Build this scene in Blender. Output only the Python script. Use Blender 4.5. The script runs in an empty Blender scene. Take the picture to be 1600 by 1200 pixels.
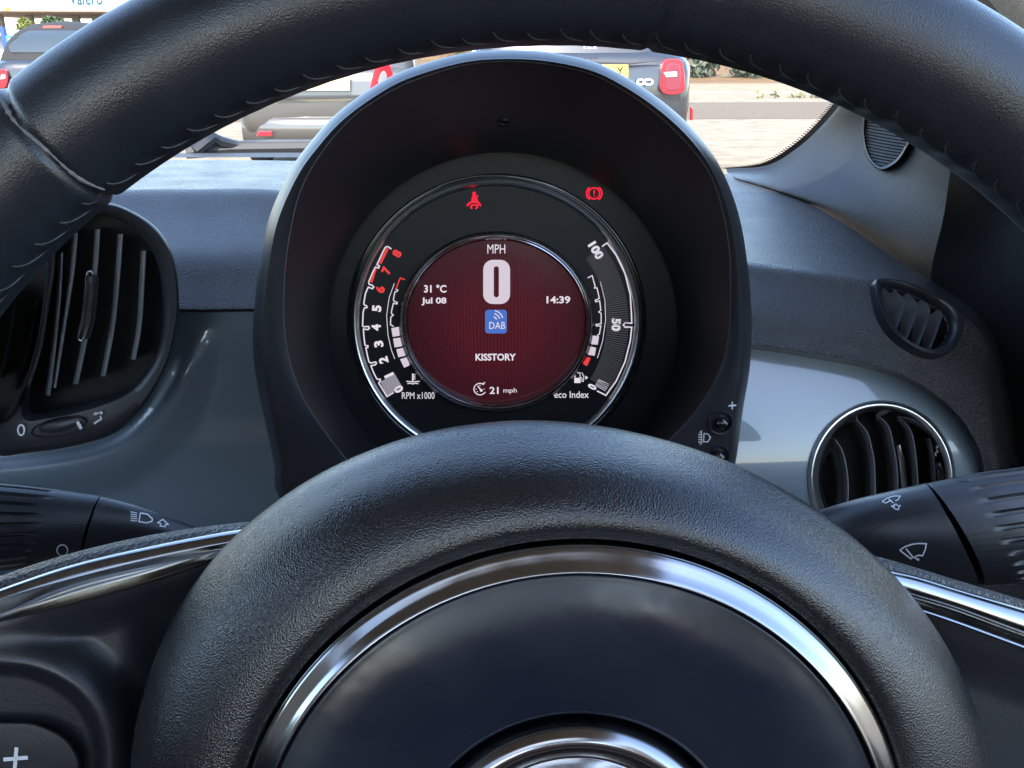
import bpy, math, random
from math import radians as R, sin, cos, pi
from mathutils import Vector as V, Matrix
from mathutils.bvhtree import BVHTree
random.seed(7)
sc = bpy.context.scene
COL = sc.collection

# ------------------------------------------------------------------ camera, sky, sun, exposure
EYE = V((0, 0, 1.15))
YAW, PITCH, FPX = R(4.0), R(20.07), 1460.0
cd = bpy.data.cameras.new('camera'); cam = bpy.data.objects.new('camera', cd); COL.objects.link(cam)
cd.sensor_width = 36.0; cd.lens = 36.0 * FPX / 1600.0; cd.clip_start = 0.01; cd.clip_end = 3000
cam.location = EYE; cam.rotation_euler = (R(90) - PITCH, 0, -YAW)
sc.camera = cam
SUN_EL, SUN_AZ = 52.0, 196.0         # azimuth clockwise from the car's nose (+Y)
w = bpy.data.worlds.new('World'); sc.world = w; w.use_nodes = True
nt = w.node_tree; bg = nt.nodes['Background']
sky = nt.nodes.new('ShaderNodeTexSky'); sky.sky_type = 'NISHITA'; sky.sun_disc = False
sky.sun_elevation = R(SUN_EL); sky.sun_rotation = R(SUN_AZ); sky.air_density = 1.0; sky.dust_density = 1.0; sky.ozone_density = 1.0
nt.links.new(sky.outputs[0], bg.inputs[0]); bg.inputs[1].default_value = 0.15
sl = bpy.data.lights.new('sun', 'SUN'); sl.energy = 2.0; sl.angle = R(0.53); sl.color = (1.0, 0.95, 0.86)
so = bpy.data.objects.new('sun', sl); COL.objects.link(so)
sdir = V((sin(R(SUN_AZ)) * cos(R(SUN_EL)), cos(R(SUN_AZ)) * cos(R(SUN_EL)), sin(R(SUN_EL))))
so.rotation_euler = sdir.to_track_quat('Z', 'Y').to_euler(); so.location = sdir * 50
EXPO = 2.75
sc.view_settings.view_transform = 'Standard'; sc.view_settings.look = 'None'
sc.view_settings.exposure = EXPO; sc.view_settings.gamma = 1.0; sc.view_settings.use_curve_mapping = False
sc.render.engine = 'CYCLES'
sc.cycles.use_denoising = True
sc.cycles.max_bounces = 10; sc.cycles.diffuse_bounces = 5; sc.cycles.glossy_bounces = 6; sc.cycles.transparent_max_bounces = 16
sc.cycles.sample_clamp_indirect = 8.0
LUM = 2.0 ** -EXPO                     # screens are seen through the same exposure

# ------------------------------------------------------------------ rays through the photograph's view
_cy, _sy, _cp, _sp = cos(YAW), sin(YAW), cos(PITCH), sin(PITCH)
CR = V((_cy, -_sy, 0)); CF = V((_sy * _cp, _cy * _cp, -_sp)); CU = CR.cross(CF)
def ray(px, py): return CF + CR * ((px - 800) / FPX) + CU * ((600 - py) / FPX)
def P(px, py, y):                      # the point at that forward distance
    d = ray(px, py); return EYE + d * (y / d.y)
def PZ(px, py, z=0.0):
    d = ray(px, py); return EYE + d * ((z - EYE.z) / d.z)
def on_plane(px, py, p, n):
    d = ray(px, py); return EYE + d * ((p - EYE).dot(n) / d.dot(n))

# ------------------------------------------------------------------ materials
MATS = {}
def mat(name, col, rough=0.5, metal=0.0, bump=None, coat=0.0, spec=0.5, emit=None, estr=0.0, var=0.0, vscale=30, coat_rough=0.03, rvar=0.0, dust=None):
    m = bpy.data.materials.new(name); m.use_nodes = True; n = m.node_tree.nodes; L = m.node_tree.links
    b = n['Principled BSDF']
    b.inputs['Base Color'].default_value = (*col, 1); b.inputs['Roughness'].default_value = rough
    b.inputs['Metallic'].default_value = metal; b.inputs['Coat Weight'].default_value = coat; b.inputs['Coat Roughness'].default_value = coat_rough
    b.inputs['Specular IOR Level'].default_value = spec
    if emit:
        b.inputs['Emission Color'].default_value = (*emit, 1); b.inputs['Emission Strength'].default_value = estr
    tc = n.new('ShaderNodeTexCoord')
    if var or rvar:
        no = n.new('ShaderNodeTexNoise'); no.inputs['Scale'].default_value = vscale; no.inputs['Detail'].default_value = 6
        L.new(tc.outputs['Object'], no.inputs['Vector'])
        if var:
            mx = n.new('ShaderNodeMix'); mx.data_type = 'RGBA'
            mx.inputs[6].default_value = (*[c * (1 - var) for c in col], 1); mx.inputs[7].default_value = (*[min(1, c * (1 + var)) for c in col], 1)
            L.new(no.outputs[0], mx.inputs[0]); L.new(mx.outputs[2], b.inputs['Base Color'])
        if rvar:
            mr = n.new('ShaderNodeMapRange'); mr.inputs[1].default_value = .3; mr.inputs[2].default_value = .7
            mr.inputs[3].default_value = max(0, rough - rvar); mr.inputs[4].default_value = min(1, rough + rvar)
            L.new(no.outputs[0], mr.inputs[0]); L.new(mr.outputs[0], b.inputs['Roughness'])
    if dust:                                     # scattered dust specks
        vo = n.new('ShaderNodeTexVoronoi'); vo.inputs['Scale'].default_value = dust[0]; L.new(tc.outputs['Object'], vo.inputs['Vector'])
        lt = n.new('ShaderNodeMath'); lt.operation = 'LESS_THAN'; lt.inputs[1].default_value = dust[1]; L.new(vo.outputs['Distance'], lt.inputs[0])
        md = n.new('ShaderNodeMix'); md.data_type = 'RGBA'; md.inputs[6].default_value = (*col, 1); md.inputs[7].default_value = (.16, .16, .16, 1)
        L.new(lt.outputs[0], md.inputs[0]); L.new(md.outputs[2], b.inputs['Base Color'])
    if bump:
        kind, scale, dist, st = bump
        bp = n.new('ShaderNodeBump'); bp.inputs['Strength'].default_value = st; bp.inputs['Distance'].default_value = dist
        if kind == 'leather':
            t = n.new('ShaderNodeTexVoronoi'); t.feature = 'SMOOTH_F1'; t.inputs['Scale'].default_value = scale; t.inputs['Smoothness'].default_value = .35
            nz = n.new('ShaderNodeTexNoise'); nz.inputs['Scale'].default_value = scale * 1.1; nz.inputs['Detail'].default_value = 3
            ad = n.new('ShaderNodeMath'); ad.operation = 'MULTIPLY_ADD'; ad.inputs[1].default_value = .8
            L.new(tc.outputs['Object'], t.inputs['Vector']); L.new(tc.outputs['Object'], nz.inputs['Vector'])
            L.new(nz.outputs[0], ad.inputs[0]); L.new(t.outputs['Distance'], ad.inputs[2]); L.new(ad.outputs[0], bp.inputs['Height'])
        elif kind == 'noise':
            t = n.new('ShaderNodeTexNoise'); t.inputs['Scale'].default_value = scale; t.inputs['Detail'].default_value = 4
            L.new(tc.outputs['Object'], t.inputs['Vector']); L.new(t.outputs[0], bp.inputs['Height'])
        elif kind == 'wave':
            t = n.new('ShaderNodeTexWave'); t.bands_direction = 'Z'; t.inputs['Scale'].default_value = scale
            L.new(tc.outputs['Object'], t.inputs['Vector']); L.new(t.outputs[0], bp.inputs['Height'])
        L.new(bp.outputs[0], b.inputs['Normal'])
    MATS[name] = m; return m
M_LEATHER = mat('rim leather', (.012, .015, .020), .34, spec=.6, bump=('leather', 2600, .00013, .45), var=.15, vscale=60, rvar=.06)
M_PAD = mat('dash grain plastic', (.030, .0315, .034), .33, spec=.5, bump=('leather', 1250, .0007, .9), rvar=.05, vscale=40)
M_HUBRING = mat('hub grain plastic', (.0075, .0085, .0105), .25, spec=.75, bump=('leather', 2900, .00015, .6), rvar=.10, vscale=22)
M_PILLAR = mat('pillar grain plastic', (.012, .0125, .0135), .42, bump=('noise', 1500, .0006, .7))
M_SATIN = mat('satin black plastic', (.013, .015, .019), .38, bump=('noise', 2200, .0002, .3), rvar=.05)
M_HOOD = mat('cluster hood plastic', (.014, .015, .018), .34, bump=('noise', 2500, .0002, .25))
M_HOODIN = mat('cluster hood inner matt', (.011, .010, .012), .38)
M_FACE = mat('dial face black', (.003, .0036, .0045), .5, spec=.3)
M_PIANO = mat('gloss black', (.006, .006, .007), .08, coat=.6)
M_VANE = mat('vane plastic', (.075, .08, .088), .25)
M_RINGSATIN = mat('bright satin chrome', (.74, .76, .77), .28, 1.0)
M_EDGE = mat('vane edge grey', (.28, .295, .31), .3)
M_DARK = mat('duct black', (.004, .004, .004), .7)
M_AIRBAG = mat('airbag cover plastic', (.006, .0095, .018), .28, bump=('noise', 24, .004, .22), rvar=.13, vscale=30, dust=(420, .03))
M_CHROME = mat('chrome', (.31, .315, .325), .17, 1.0, bump=('noise', 300, .00004, .2), rvar=.06, vscale=120)
M_CHROMESATIN = mat('satin chrome', (.62, .63, .65), .2, 1.0, rvar=.05, vscale=300)
M_FASCIA = mat('grey blue lacquer', (.13, .172, .205), .28, coat=.9, coat_rough=.025, dust=(420, .015))
M_WHITEMARK = mat('white print', (.62, .64, .66), .5)
M_THREAD = mat('black thread', (.028, .03, .034), .5)
M_GREYTHREAD = mat('worn seam', (.16, .165, .17), .6, var=.4, vscale=900)
M_SEAT = mat('warm reflecting seat', (.26, .13, .095), .5, bump=('leather', 500, .0006, .4))  # brown made up so the chrome picks up a skin-like warmth
M_DOOR = mat('door grain plastic', (.008, .0085, .0095), .5, bump=('leather', 1150, .0004, .5))  # near black, also stands for shade where it covers the pillar
M_BEIGE = mat('beige lining', (.42, .38, .33), .9, bump=('noise', 900, .0005, .4))
M_PCOVER = mat('beige pillar lining', (.27, .225, .175), .9, bump=('noise', 1200, .0006, .5))
M_CARPET = mat('dark carpet', (.03, .03, .032), .95)
def emis(name, c, s): return mat(name, (.004, .004, .004), .5, spec=.15, emit=c, estr=s * LUM)
M_LWHITE = emis('lit white', (.93, .86, .96), .85)
M_LRED = emis('lit red', (1, .06, .06), .85)
M_LWARN = emis('warning red', (1, .012, .045), 1.3)
M_LBLUE = emis('lit blue', (.09, .22, .75), .75)
M_LPINK = emis('lit pale', (.85, .74, .86), .8)
M_LDIM = emis('lit dim', (.7, .66, .8), .6)
# red centre screen with its fine vertical stripes
M_SCREEN = mat('red screen', (.012, .006, .008), .22, spec=.5)
_n = M_SCREEN.node_tree.nodes; _l = M_SCREEN.node_tree.links
_tc = _n.new('ShaderNodeTexCoord'); _sx = _n.new('ShaderNodeSeparateXYZ'); _l.new(_tc.outputs['Object'], _sx.inputs[0])
_mu = _n.new('ShaderNodeMath'); _mu.operation = 'MULTIPLY'; _mu.inputs[1].default_value = 3600; _l.new(_sx.outputs[0], _mu.inputs[0])
_si = _n.new('ShaderNodeMath'); _si.operation = 'SINE'; _l.new(_mu.outputs[0], _si.inputs[0])
_mr = _n.new('ShaderNodeMapRange'); _mr.inputs[1].default_value = -1; _mr.inputs[3].default_value = .035 * LUM; _mr.inputs[4].default_value = .085 * LUM
_l.new(_si.outputs[0], _mr.inputs[0]); _vl = _n.new('ShaderNodeVectorMath'); _vl.operation = 'LENGTH'; _l.new(_tc.outputs['Object'], _vl.inputs[0])
_m2 = _n.new('ShaderNodeMapRange'); _m2.inputs[1].default_value = .018; _m2.inputs[2].default_value = .046; _m2.inputs[3].default_value = 1.1; _m2.inputs[4].default_value = .45; _l.new(_vl.outputs['Value'], _m2.inputs[0])
_m3 = _n.new('ShaderNodeMath'); _m3.operation = 'MULTIPLY'; _l.new(_mr.outputs[0], _m3.inputs[0]); _l.new(_m2.outputs[0], _m3.inputs[1])
_l.new(_m3.outputs[0], _n['Principled BSDF'].inputs['Emission Strength'])
_n['Principled BSDF'].inputs['Emission Color'].default_value = (1, .10, .17, 1)
# real glass for the windscreen
M_GLASS = bpy.data.materials.new('windscreen glass'); M_GLASS.use_nodes = True
_n = M_GLASS.node_tree.nodes; _l = M_GLASS.node_tree.links; _n.remove(_n['Principled BSDF'])
_tr = _n.new('ShaderNodeBsdfTransparent'); _tr.inputs[0].default_value = (.95, .955, .94, 1)
_gl = _n.new('ShaderNodeBsdfGlossy'); _gl.inputs['Roughness'].default_value = 0.0
_fr = _n.new('ShaderNodeFresnel'); _ge = _n.new('ShaderNodeNewGeometry'); _ma = _n.new('ShaderNodeMapRange'); _ma.inputs[3].default_value = 1.45; _ma.inputs[4].default_value = 1 / 1.45; _l.new(_ge.outputs['Backfacing'], _ma.inputs[0]); _l.new(_ma.outputs[0], _fr.inputs[0]); _mx = _n.new('ShaderNodeMixShader')
_l.new(_fr.outputs[0], _mx.inputs[0]); _l.new(_tr.outputs[0], _mx.inputs[1]); _l.new(_gl.outputs[0], _mx.inputs[2]); _l.new(_mx.outputs[0], _n['Material Output'].inputs[0])

# ------------------------------------------------------------------ builders
def wloc(o):
    p = V((0, 0, 0))
    while o is not None: p += o.location; o = o.parent
    return p
def tag(o, label=None, cat=None, group=None, kind=None):
    if label: o['label'] = label
    if cat: o['category'] = cat
    if group: o['group'] = group
    if kind: o['kind'] = kind
    return o
def thing(name, loc, label, cat, group=None):
    o = bpy.data.objects.new(name, None); COL.objects.link(o); o.location = loc; o.empty_display_size = .05
    return tag(o, label, cat, group)
class MB:
    def __init__(s): s.v = []; s.f = []
    def add(s, vs, fs):
        k = len(s.v); s.v += [V(a) for a in vs]; s.f += [[i + k for i in f] for f in fs]
    def grid(s, rows, cu=False, cv=False):      # rows of points; cu closes along the row, cv closes across rows
        n = len(rows[0]); m = len(rows); fs = []
        for j in range(m if cv else m - 1):
            for i in range(n if cu else n - 1):
                a = j * n + i; b = j * n + (i + 1) % n; c = ((j + 1) % m) * n + (i + 1) % n; d = ((j + 1) % m) * n + i
                fs.append([a, b, c, d])
        s.add([p for r in rows for p in r], fs)
    def fan(s, ring, centre=None):
        c = centre if centre is not None else sum((V(p) for p in ring), V()) / len(ring); n = len(ring)
        s.add(list(ring) + [c], [[i, (i + 1) % n, n] for i in range(n)])
    def tube(s, path, rad, n=10, closed=False, caps=True, flat=1.0, up=None):
        path = [V(p) for p in path]; m = len(path); rows = []; prev = None
        for i, p in enumerate(path):
            a = path[(i - 1) % m] if (closed or i) else path[0]; b = path[(i + 1) % m] if (closed or i < m - 1) else path[-1]
            t = (b - a).normalized()
            if prev is None:
                u = V(up) if up else (V((0, 0, 1)) if abs(t.z) < .9 else V((1, 0, 0)))
            else: u = prev
            u = (u - t * u.dot(t)).normalized(); prev = u; w_ = t.cross(u)
            r = rad[i] if isinstance(rad, (list, tuple)) else rad
            rows.append([p + (u * cos(2 * pi * k / n) * flat + w_ * sin(2 * pi * k / n)) * r for k in range(n)])
        s.grid(rows, cu=True, cv=closed)
        if caps and not closed: s.fan(rows[0]); s.fan(rows[-1])
    def box(s, c, d, rot=0):
        c = V(c); x, y, z = [q / 2 for q in d]; Rm = Matrix.Rotation(rot, 3, 'Z')
        vs = [c + Rm @ V((sx * x, sy * y, sz * z)) for sx in (-1, 1) for sy in (-1, 1) for sz in (-1, 1)]
        s.add(vs, [[0, 1, 3, 2], [4, 6, 7, 5], [0, 4, 5, 1], [2, 3, 7, 6], [0, 2, 6, 4], [1, 5, 7, 3]])
    def prism(s, ring, off):                    # closed ring extruded along off
        ring = [V(p) for p in ring]; n = len(ring); top = [p + off for p in ring]
        s.add(ring + top, [list(range(n))[::-1], list(range(n, 2 * n))] + [[i, (i + 1) % n, n + (i + 1) % n, n + i] for i in range(n)])
    def build(s, name, m, parent=None, smooth=40, label=None, bevel=0.0):
        o0 = wloc(parent) if parent else V()
        me = bpy.data.meshes.new(name); me.from_pydata([tuple(p - o0) for p in s.v], [], s.f); me.validate(); me.update()
        import bmesh
        bm = bmesh.new(); bm.from_mesh(me); bmesh.ops.remove_doubles(bm, verts=bm.verts, dist=1e-6); bmesh.ops.recalc_face_normals(bm, faces=bm.faces)
        bm.to_mesh(me); bm.free()
        if smooth:
            me.shade_smooth()
            me.set_sharp_from_angle(angle=R(smooth))
        me.materials.append(m)
        o = bpy.data.objects.new(name, me); COL.objects.link(o)
        if parent: o.parent = parent
        if bevel:
            b = o.modifiers.new('bevel', 'BEVEL'); b.width = bevel; b.segments = 3; b.limit_method = 'ANGLE'; b.angle_limit = R(35)
        if label: o['label'] = label
        return o
    def bvh(s): return BVHTree.FromPolygons([tuple(p) for p in s.v], s.f)
def cr(pts, n, closed=False):                   # Catmull-Rom, n samples per span
    pts = [tuple(p) for p in pts]; m = len(pts); out = []
    K = len(pts[0])
    def g(i):
        if closed: return pts[i % m]
        if i < 0: return tuple(2 * pts[0][k] - pts[1][k] for k in range(K))
        if i >= m: return tuple(2 * pts[-1][k] - pts[-2][k] for k in range(K))
        return pts[i]
    for i in range(m if closed else m - 1):
        a, b, c, d = g(i - 1), g(i), g(i + 1), g(i + 2)
        for j in range(n):
            t = j / n
            out.append(tuple(.5 * (2 * b[k] + (c[k] - a[k]) * t + (2 * a[k] - 5 * b[k] + 4 * c[k] - d[k]) * t * t + (3 * b[k] - a[k] - 3 * c[k] + d[k]) * t ** 3) for k in range(K)))
    if not closed: out.append(pts[-1])
    return out
def resamp(pts, n, closed=False):               # n points at equal spacing
    pts = [V(p) for p in pts]
    if closed: pts = pts + [pts[0]]
    acc = [0]
    for a, b in zip(pts, pts[1:]): acc.append(acc[-1] + (b - a).length)
    out = []; k = 0; cnt = n if closed else n - 1
    for i in range(n):
        t = acc[-1] * i / cnt
        while k < len(pts) - 2 and acc[k + 1] < t: k += 1
        d = acc[k + 1] - acc[k]; out.append(pts[k].lerp(pts[k + 1], (t - acc[k]) / d if d > 0 else 0))
    return out
def sst(a, b, x):
    t = max(0, min(1, (x - a) / (b - a))); return t * t * (3 - 2 * t)
def poly_sd(px, py, poly):                      # signed distance in pixels, negative inside
    dm = 1e9; ins = False; n = len(poly)
    for i in range(n):
        x1, y1 = poly[i][:2]; x2, y2 = poly[(i + 1) % n][:2]
        dx, dy = x2 - x1, y2 - y1; q = dx * dx + dy * dy
        t = max(0, min(1, ((px - x1) * dx + (py - y1) * dy) / q)) if q else 0
        dm = min(dm, math.hypot(px - x1 - t * dx, py - y1 - t * dy))
        if (y1 > py) != (y2 > py) and px < (x2 - x1) * (py - y1) / (y2 - y1) + x1: ins = not ins
    return -dm if ins else dm

# marks printed on a surface: pts in photo pixels are dropped onto that surface by `proj`
def proj_plane(p, n, lift=0.0):
    n = n.normalized()
    return lambda x, y: on_plane(x, y, p + n * lift, n)
def proj_mesh(bvh, lift=.00012):
    def f(x, y):
        d = ray(x, y).normalized(); h, nn, i, ds = bvh.ray_cast(EYE, d)
        if h is None: return None
        if nn.dot(d) > 0: nn = -nn
        return h + nn * lift
    return f
def stroke(mb, pts, wd, pr, closed=False, n=None):
    pts = [V((a[0], a[1], 0)) for a in pts]
    q = pts
    if pr.__name__ == 'f':                       # follow a curved surface closely
        q = []
        for a, b in zip(pts, pts[1:]):
            k = max(1, int((b - a).length / 2.0)); q += [a.lerp(b, i / k) for i in range(k)]
        q.append(pts[-1])
    m = len(q); left = []; right = []
    for i in range(m):
        a = q[(i - 1) % m] if (closed or i) else q[0]; b = q[(i + 1) % m] if (closed or i < m - 1) else q[-1]
        if i and i < m - 1 or closed:
            t1 = (q[i] - a).normalized(); t2 = (b - q[i]).normalized(); t = (t1 + t2)
            t = t.normalized() if t.length > 1e-6 else t1
            k = 1 / max(.5, t.dot(t1))
        else: t = (b - a).normalized(); k = 1
        nn = V((-t.y, t.x, 0)) * wd / 2 * k
        left.append(pr(q[i].x + nn.x, q[i].y + nn.y)); right.append(pr(q[i].x - nn.x, q[i].y - nn.y))
    for i in range(m if closed else m - 1):
        j = (i + 1) % m; c = [left[i], left[j], right[j], right[i]]
        if all(x is not None for x in c): mb.add(c, [[0, 1, 2, 3]])
def poly(mb, pts, pr):
    c = [pr(a[0], a[1]) for a in pts]
    if all(x is not None for x in c): mb.add(c, [list(range(len(c)))])
def arc(cx, cy, rx, ry, a0, a1, n=24): return [(cx + rx * cos(R(a0 + (a1 - a0) * i / n)), cy - ry * sin(R(a0 + (a1 - a0) * i / n))) for i in range(n + 1)]
def rrect(x0, y0, x1, y1, r, n=6):
    o = []
    for cx, cy, a in ((x1 - r, y0 + r, 0), (x0 + r, y0 + r, 90), (x0 + r, y1 - r, 180), (x1 - r, y1 - r, 270)): o += arc(cx, cy, r, r, a, a + 90, n)
    return o
_tc_cache = {}
def text_flat(s, bold=0.0):
    k = (s, bold)
    if k in _tc_cache: return _tc_cache[k]
    cu = bpy.data.curves.new('lettering', 'FONT'); cu.body = s; cu.size = 1; cu.offset = bold; cu.resolution_u = 3
    o = bpy.data.objects.new('lettering', cu); COL.objects.link(o); bpy.context.view_layer.update()
    me = bpy.data.meshes.new_from_object(o.evaluated_get(bpy.context.evaluated_depsgraph_get()))
    vs = [(v.co.x, v.co.y) for v in me.vertices]; fs = [list(p.vertices) for p in me.polygons]
    bpy.data.objects.remove(o); bpy.data.curves.remove(cu); bpy.data.meshes.remove(me)
    x0, x1 = min(a[0] for a in vs), max(a[0] for a in vs); y0, y1 = min(a[1] for a in vs), max(a[1] for a in vs)
    r = ([((a[0] - (x0 + x1) / 2) / (x1 - x0), (a[1] - (y0 + y1) / 2) / (y1 - y0)) for a in vs], fs); _tc_cache[k] = r; return r
def text(mb, s, cx, cy, wd, ht, pr, rot=0.0, bold=0.0):   # centre, width and height in photo pixels, rot clockwise in degrees
    vs, fs = text_flat(s, bold); c_, s_ = cos(R(rot)), sin(R(rot)); out = []
    for a, b in vs:
        x, y = a * wd, -b * ht; out.append(pr(cx + x * c_ - y * s_, cy + x * s_ + y * c_))
    if all(o is not None for o in out): mb.add(out, fs)

# ================================================================== OUTSIDE: ground, station, verge, cars
exec_order = None
M_GROUND = mat('pale concrete', (.19, .148, .10), .9, var=.75, vscale=3.5, bump=('noise', 40, .01, .6))
M_ASPHALT = mat('worn asphalt', (.098, .070, .041), .9, var=.45, vscale=9, bump=('noise', 60, .01, .5))
M_PAVE = mat('paving', (.19, .135, .078), .9, var=.5, vscale=3)
M_DRY = mat('dry grass earth', (.12, .066, .024), .95, var=.65, vscale=1.6, bump=('noise', 4, .2, .6))
M_KERB = mat('kerb stone', (.2, .18, .15), .85, var=.2, vscale=5)
def sheet(name, pts, m):
    mb = MB(); mb.add(pts, [list(range(len(pts)))]); o = mb.build(name, m, smooth=0); tag(o, kind='structure'); return o
sheet('ground', [(-400, -60, 0), (400, -60, 0), (400, 900, 0), (-400, 900, 0)], M_GROUND)
sheet('road', [(-120, 15.2, .004), (120, 15.2, .004), (120, 19.6, .004), (-120, 19.6, .004)], M_ASPHALT)
mb = MB(); mb.box((0, 21.2, .06), (160, .3, .12)); tag(mb.build('kerb', M_KERB, smooth=0), kind='structure')
mb = MB(); mb.box((0, 23.7, .055), (160, 4.7, .11)); tag(mb.build('pavement', M_PAVE, smooth=0), kind='structure')
mb = MB(); rows = []
for j in range(14):
    y = 26.0 + j * 2.2; rows.append([V((x, y + random.uniform(-.2, .2), .09 + 3.0 * sst(0, 13, j) * sst(-11, -4, x) + random.uniform(-.06, .06) - .4 * (1 - sst(-13, -10, x)))) for x in range(-15, 91, 2)])
mb.grid(rows); tag(mb.build('grass_bank', M_DRY), kind='structure')

M_LEAFY = mat('yellow green leaves', (.12, .13, .02), .6, var=.5, vscale=3)
M_LEAFG = mat('grey green leaves', (.075, .085, .055), .7, var=.5, vscale=3)
M_LEAFD = mat('dark green leaves', (.05, .08, .025), .6, var=.5, vscale=3)
M_BARK = mat('bark', (.10, .07, .045), .9, bump=('noise', 20, .02, .6))
def foliage(mb, c, rx, ry, rz, n, s):
    c = V(c); cl = [V((random.gauss(0, .45), random.gauss(0, .45), random.gauss(0, .45))) for _ in range(12)]
    for _ in range(n):
        q = random.choice(cl) + V((random.gauss(0, .25), random.gauss(0, .25), random.gauss(0, .25)))
        if q.length > 1.05: q *= .95 / q.length
        p = c + V((q.x * rx, q.y * ry, q.z * rz))
        a = V((random.gauss(0, 1), random.gauss(0, 1), random.gauss(0, 1))).normalized(); b = a.cross(V((random.gauss(0, 1), random.gauss(0, 1), random.gauss(0, 1)))).normalized()
        k = s * random.uniform(.6, 1.3); mb.add([p - a * k, p + b * k * .45, p + a * k, p - b * k * .45], [[0, 1, 2, 3]])
def tree(base, h, cr_, m, label, name='tree', cat='tree', n=900, s=.16):
    t = thing(name, base, label, cat); b = V(base)
    mb = MB(); mb.tube([b, b + V((.05, 0, h * .35)), b + V((-.03, .05, h * .7))], [.14, .10, .05], 8)
    for k in range(4):
        a = k * 1.7; mb.tube([b + V((0, 0, h * (.35 + .07 * k))), b + V((cos(a) * cr_ * .6, sin(a) * cr_ * .6, h * (.6 + .07 * k)))], [.06, .02], 6)
    mb.build('trunk', M_BARK, t)
    mb = MB(); foliage(mb, b + V((0, 0, h * .66)), cr_, cr_, h * .36, n, s); mb.build('crown', m, t, smooth=0)
def bush(px, py, y, rx, rz, m, label):
    p = P(px, py, y); mb = MB(); foliage(mb, p + V((0, 0, rz * .5)), rx, rx, rz, 500, .13)
    o = mb.build('bush', m, smooth=0); tag(o, label, 'bush', 'bushes on the dry bank')
bush(1092, 121, 29.5, .55, .55, M_LEAFG, 'grey green bush beside the dark car\'s tail lamp')
bush(1166, 125, 29.2, .7, .42, M_LEAFG, 'grey green bush alone on the dry bank, away from the cars')
bush(622, 118, 24, .35, .5, M_LEAFD, 'green bush just behind the silver car\'s tail lamp')
bush(690, 83, 35, 1.6, .5, M_LEAFY, 'yellow green bush above the top left of the instrument hood')

mb = MB()
for k in range(30): foliage(mb, V((random.uniform(0, 16), 21.0 + random.gauss(0, .06), random.uniform(.05, .12))), .22 * random.random() + .05, .1, .10, 14, .05)
tag(mb.build('kerb_weeds', M_LEAFY, smooth=0), 'dry yellow weeds growing along the kerb beyond the road', 'weeds', kind='stuff')
# --- petrol station
M_WHITEP = mat('white painted panel', (.8, .8, .78), .5)
M_SOFFIT = mat('brown soffit', (.55, .42, .31), .8, var=.15, vscale=2)
M_STEEL = mat('grey steel post', (.30, .28, .26), .6)
M_BLUEP = mat('blue paint', (.03, .07, .28), .5)
M_SIGNBLUE = mat('sign blue', (.02, .22, .60), .5)
M_TEAL = mat('teal lettering', (.0, .05, .09), .5)
M_YELL = mat('yellow stripe', (.85, .55, .02), .5)
cy0 = 110.0
lft, rgt = P(-160, 20, cy0).x, P(300, 20, cy0).x
z0, z1 = P(80, 17, cy0).z, P(80, -28, cy0).z
st = thing('petrol_station_canopy', V((lft, cy0, 0)), 'white petrol station canopy with teal lettering above the small dark car', 'canopy')
mb = MB(); mb.box(((lft + rgt) / 2, cy0 + .5, (z0 + z1) / 2), (rgt - lft, 1.0, z1 - z0)); mb.build('fascia_board', M_WHITEP, st, 0)
mb = MB(); mb.box(((lft + rgt) / 2, cy0 + 17.5, z0 + .05), (rgt - lft + 1, 34, .2)); mb.build('soffit', M_SOFFIT, st, 0)
for px in (3, 50, 122, 153, 230):
    x = P(px, 50, cy0 + 16).x; mb = MB(); mb.box((x, cy0 + 16, z0 / 2 - .04), (.8, .8, z0 - .06)); mb.build('column', M_STEEL, st, 0, bevel=.02)
pr = lambda x, y: P(x, y, cy0 - .06)
mb = MB(); text(mb, 'Valero', 134, -4, 53, 24, pr, bold=.02); mb.build('lettering', M_TEAL, st, 0)
mb = MB(); poly(mb, [(7, 17), (7, 12), (16, 11), (15, 16)], pr); mb.build('stripe', M_YELL, st, 0)
mb = MB(); poly(mb, [(191, 0), (206, 3), (201, 8), (194, 5)], pr); mb.build('stripe', M_YELL, st, 0)
pn = thing('sign_post', PZ(20, 150), 'blue slanted post with a small blue sign, left of the small dark car', 'sign')
mb = MB(); mb.tube([P(20, 95, 16.5), P(10, 70, 16.5), P(3, 42, 16.5)], [.055, .055, .05], 10); mb.build('post', M_BLUEP, pn)
mb = MB(); a = P(18, 61, 16.4); mb.box(a, (.16, .05, .10)); sb = mb.build('sign_board', M_SIGNBLUE, pn, 0, bevel=.005)
mb = MB(); mb.box(a + V((-.005, -.03, 0)), (.09, .006, .03)); mb.build('sign_band', M_WHITEP, sb, 0)
q = P(37, 30, 85); tree(V((q.x, 85, 0)), q.z, .85, M_LEAFY, 'yellow green tree under the canopy left of the small dark car', n=1600, s=.2)
q = P(80, 27, 95); tree(V((q.x, 95, 0)), q.z, 1.5, M_LEAFD, 'dark green tree under the canopy behind the small car\'s roof', n=1600, s=.25)
mb = MB(); mb.box((P(10, 70, 160).x, 160, 1.3), (60, 10, 2.6)); tag(mb.build('kiosk_building', mat('pale render wall', (.62, .5, .38), .8, var=.2, vscale=.4), None, 0), 'pale low building far behind the blue post', 'building')

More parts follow.
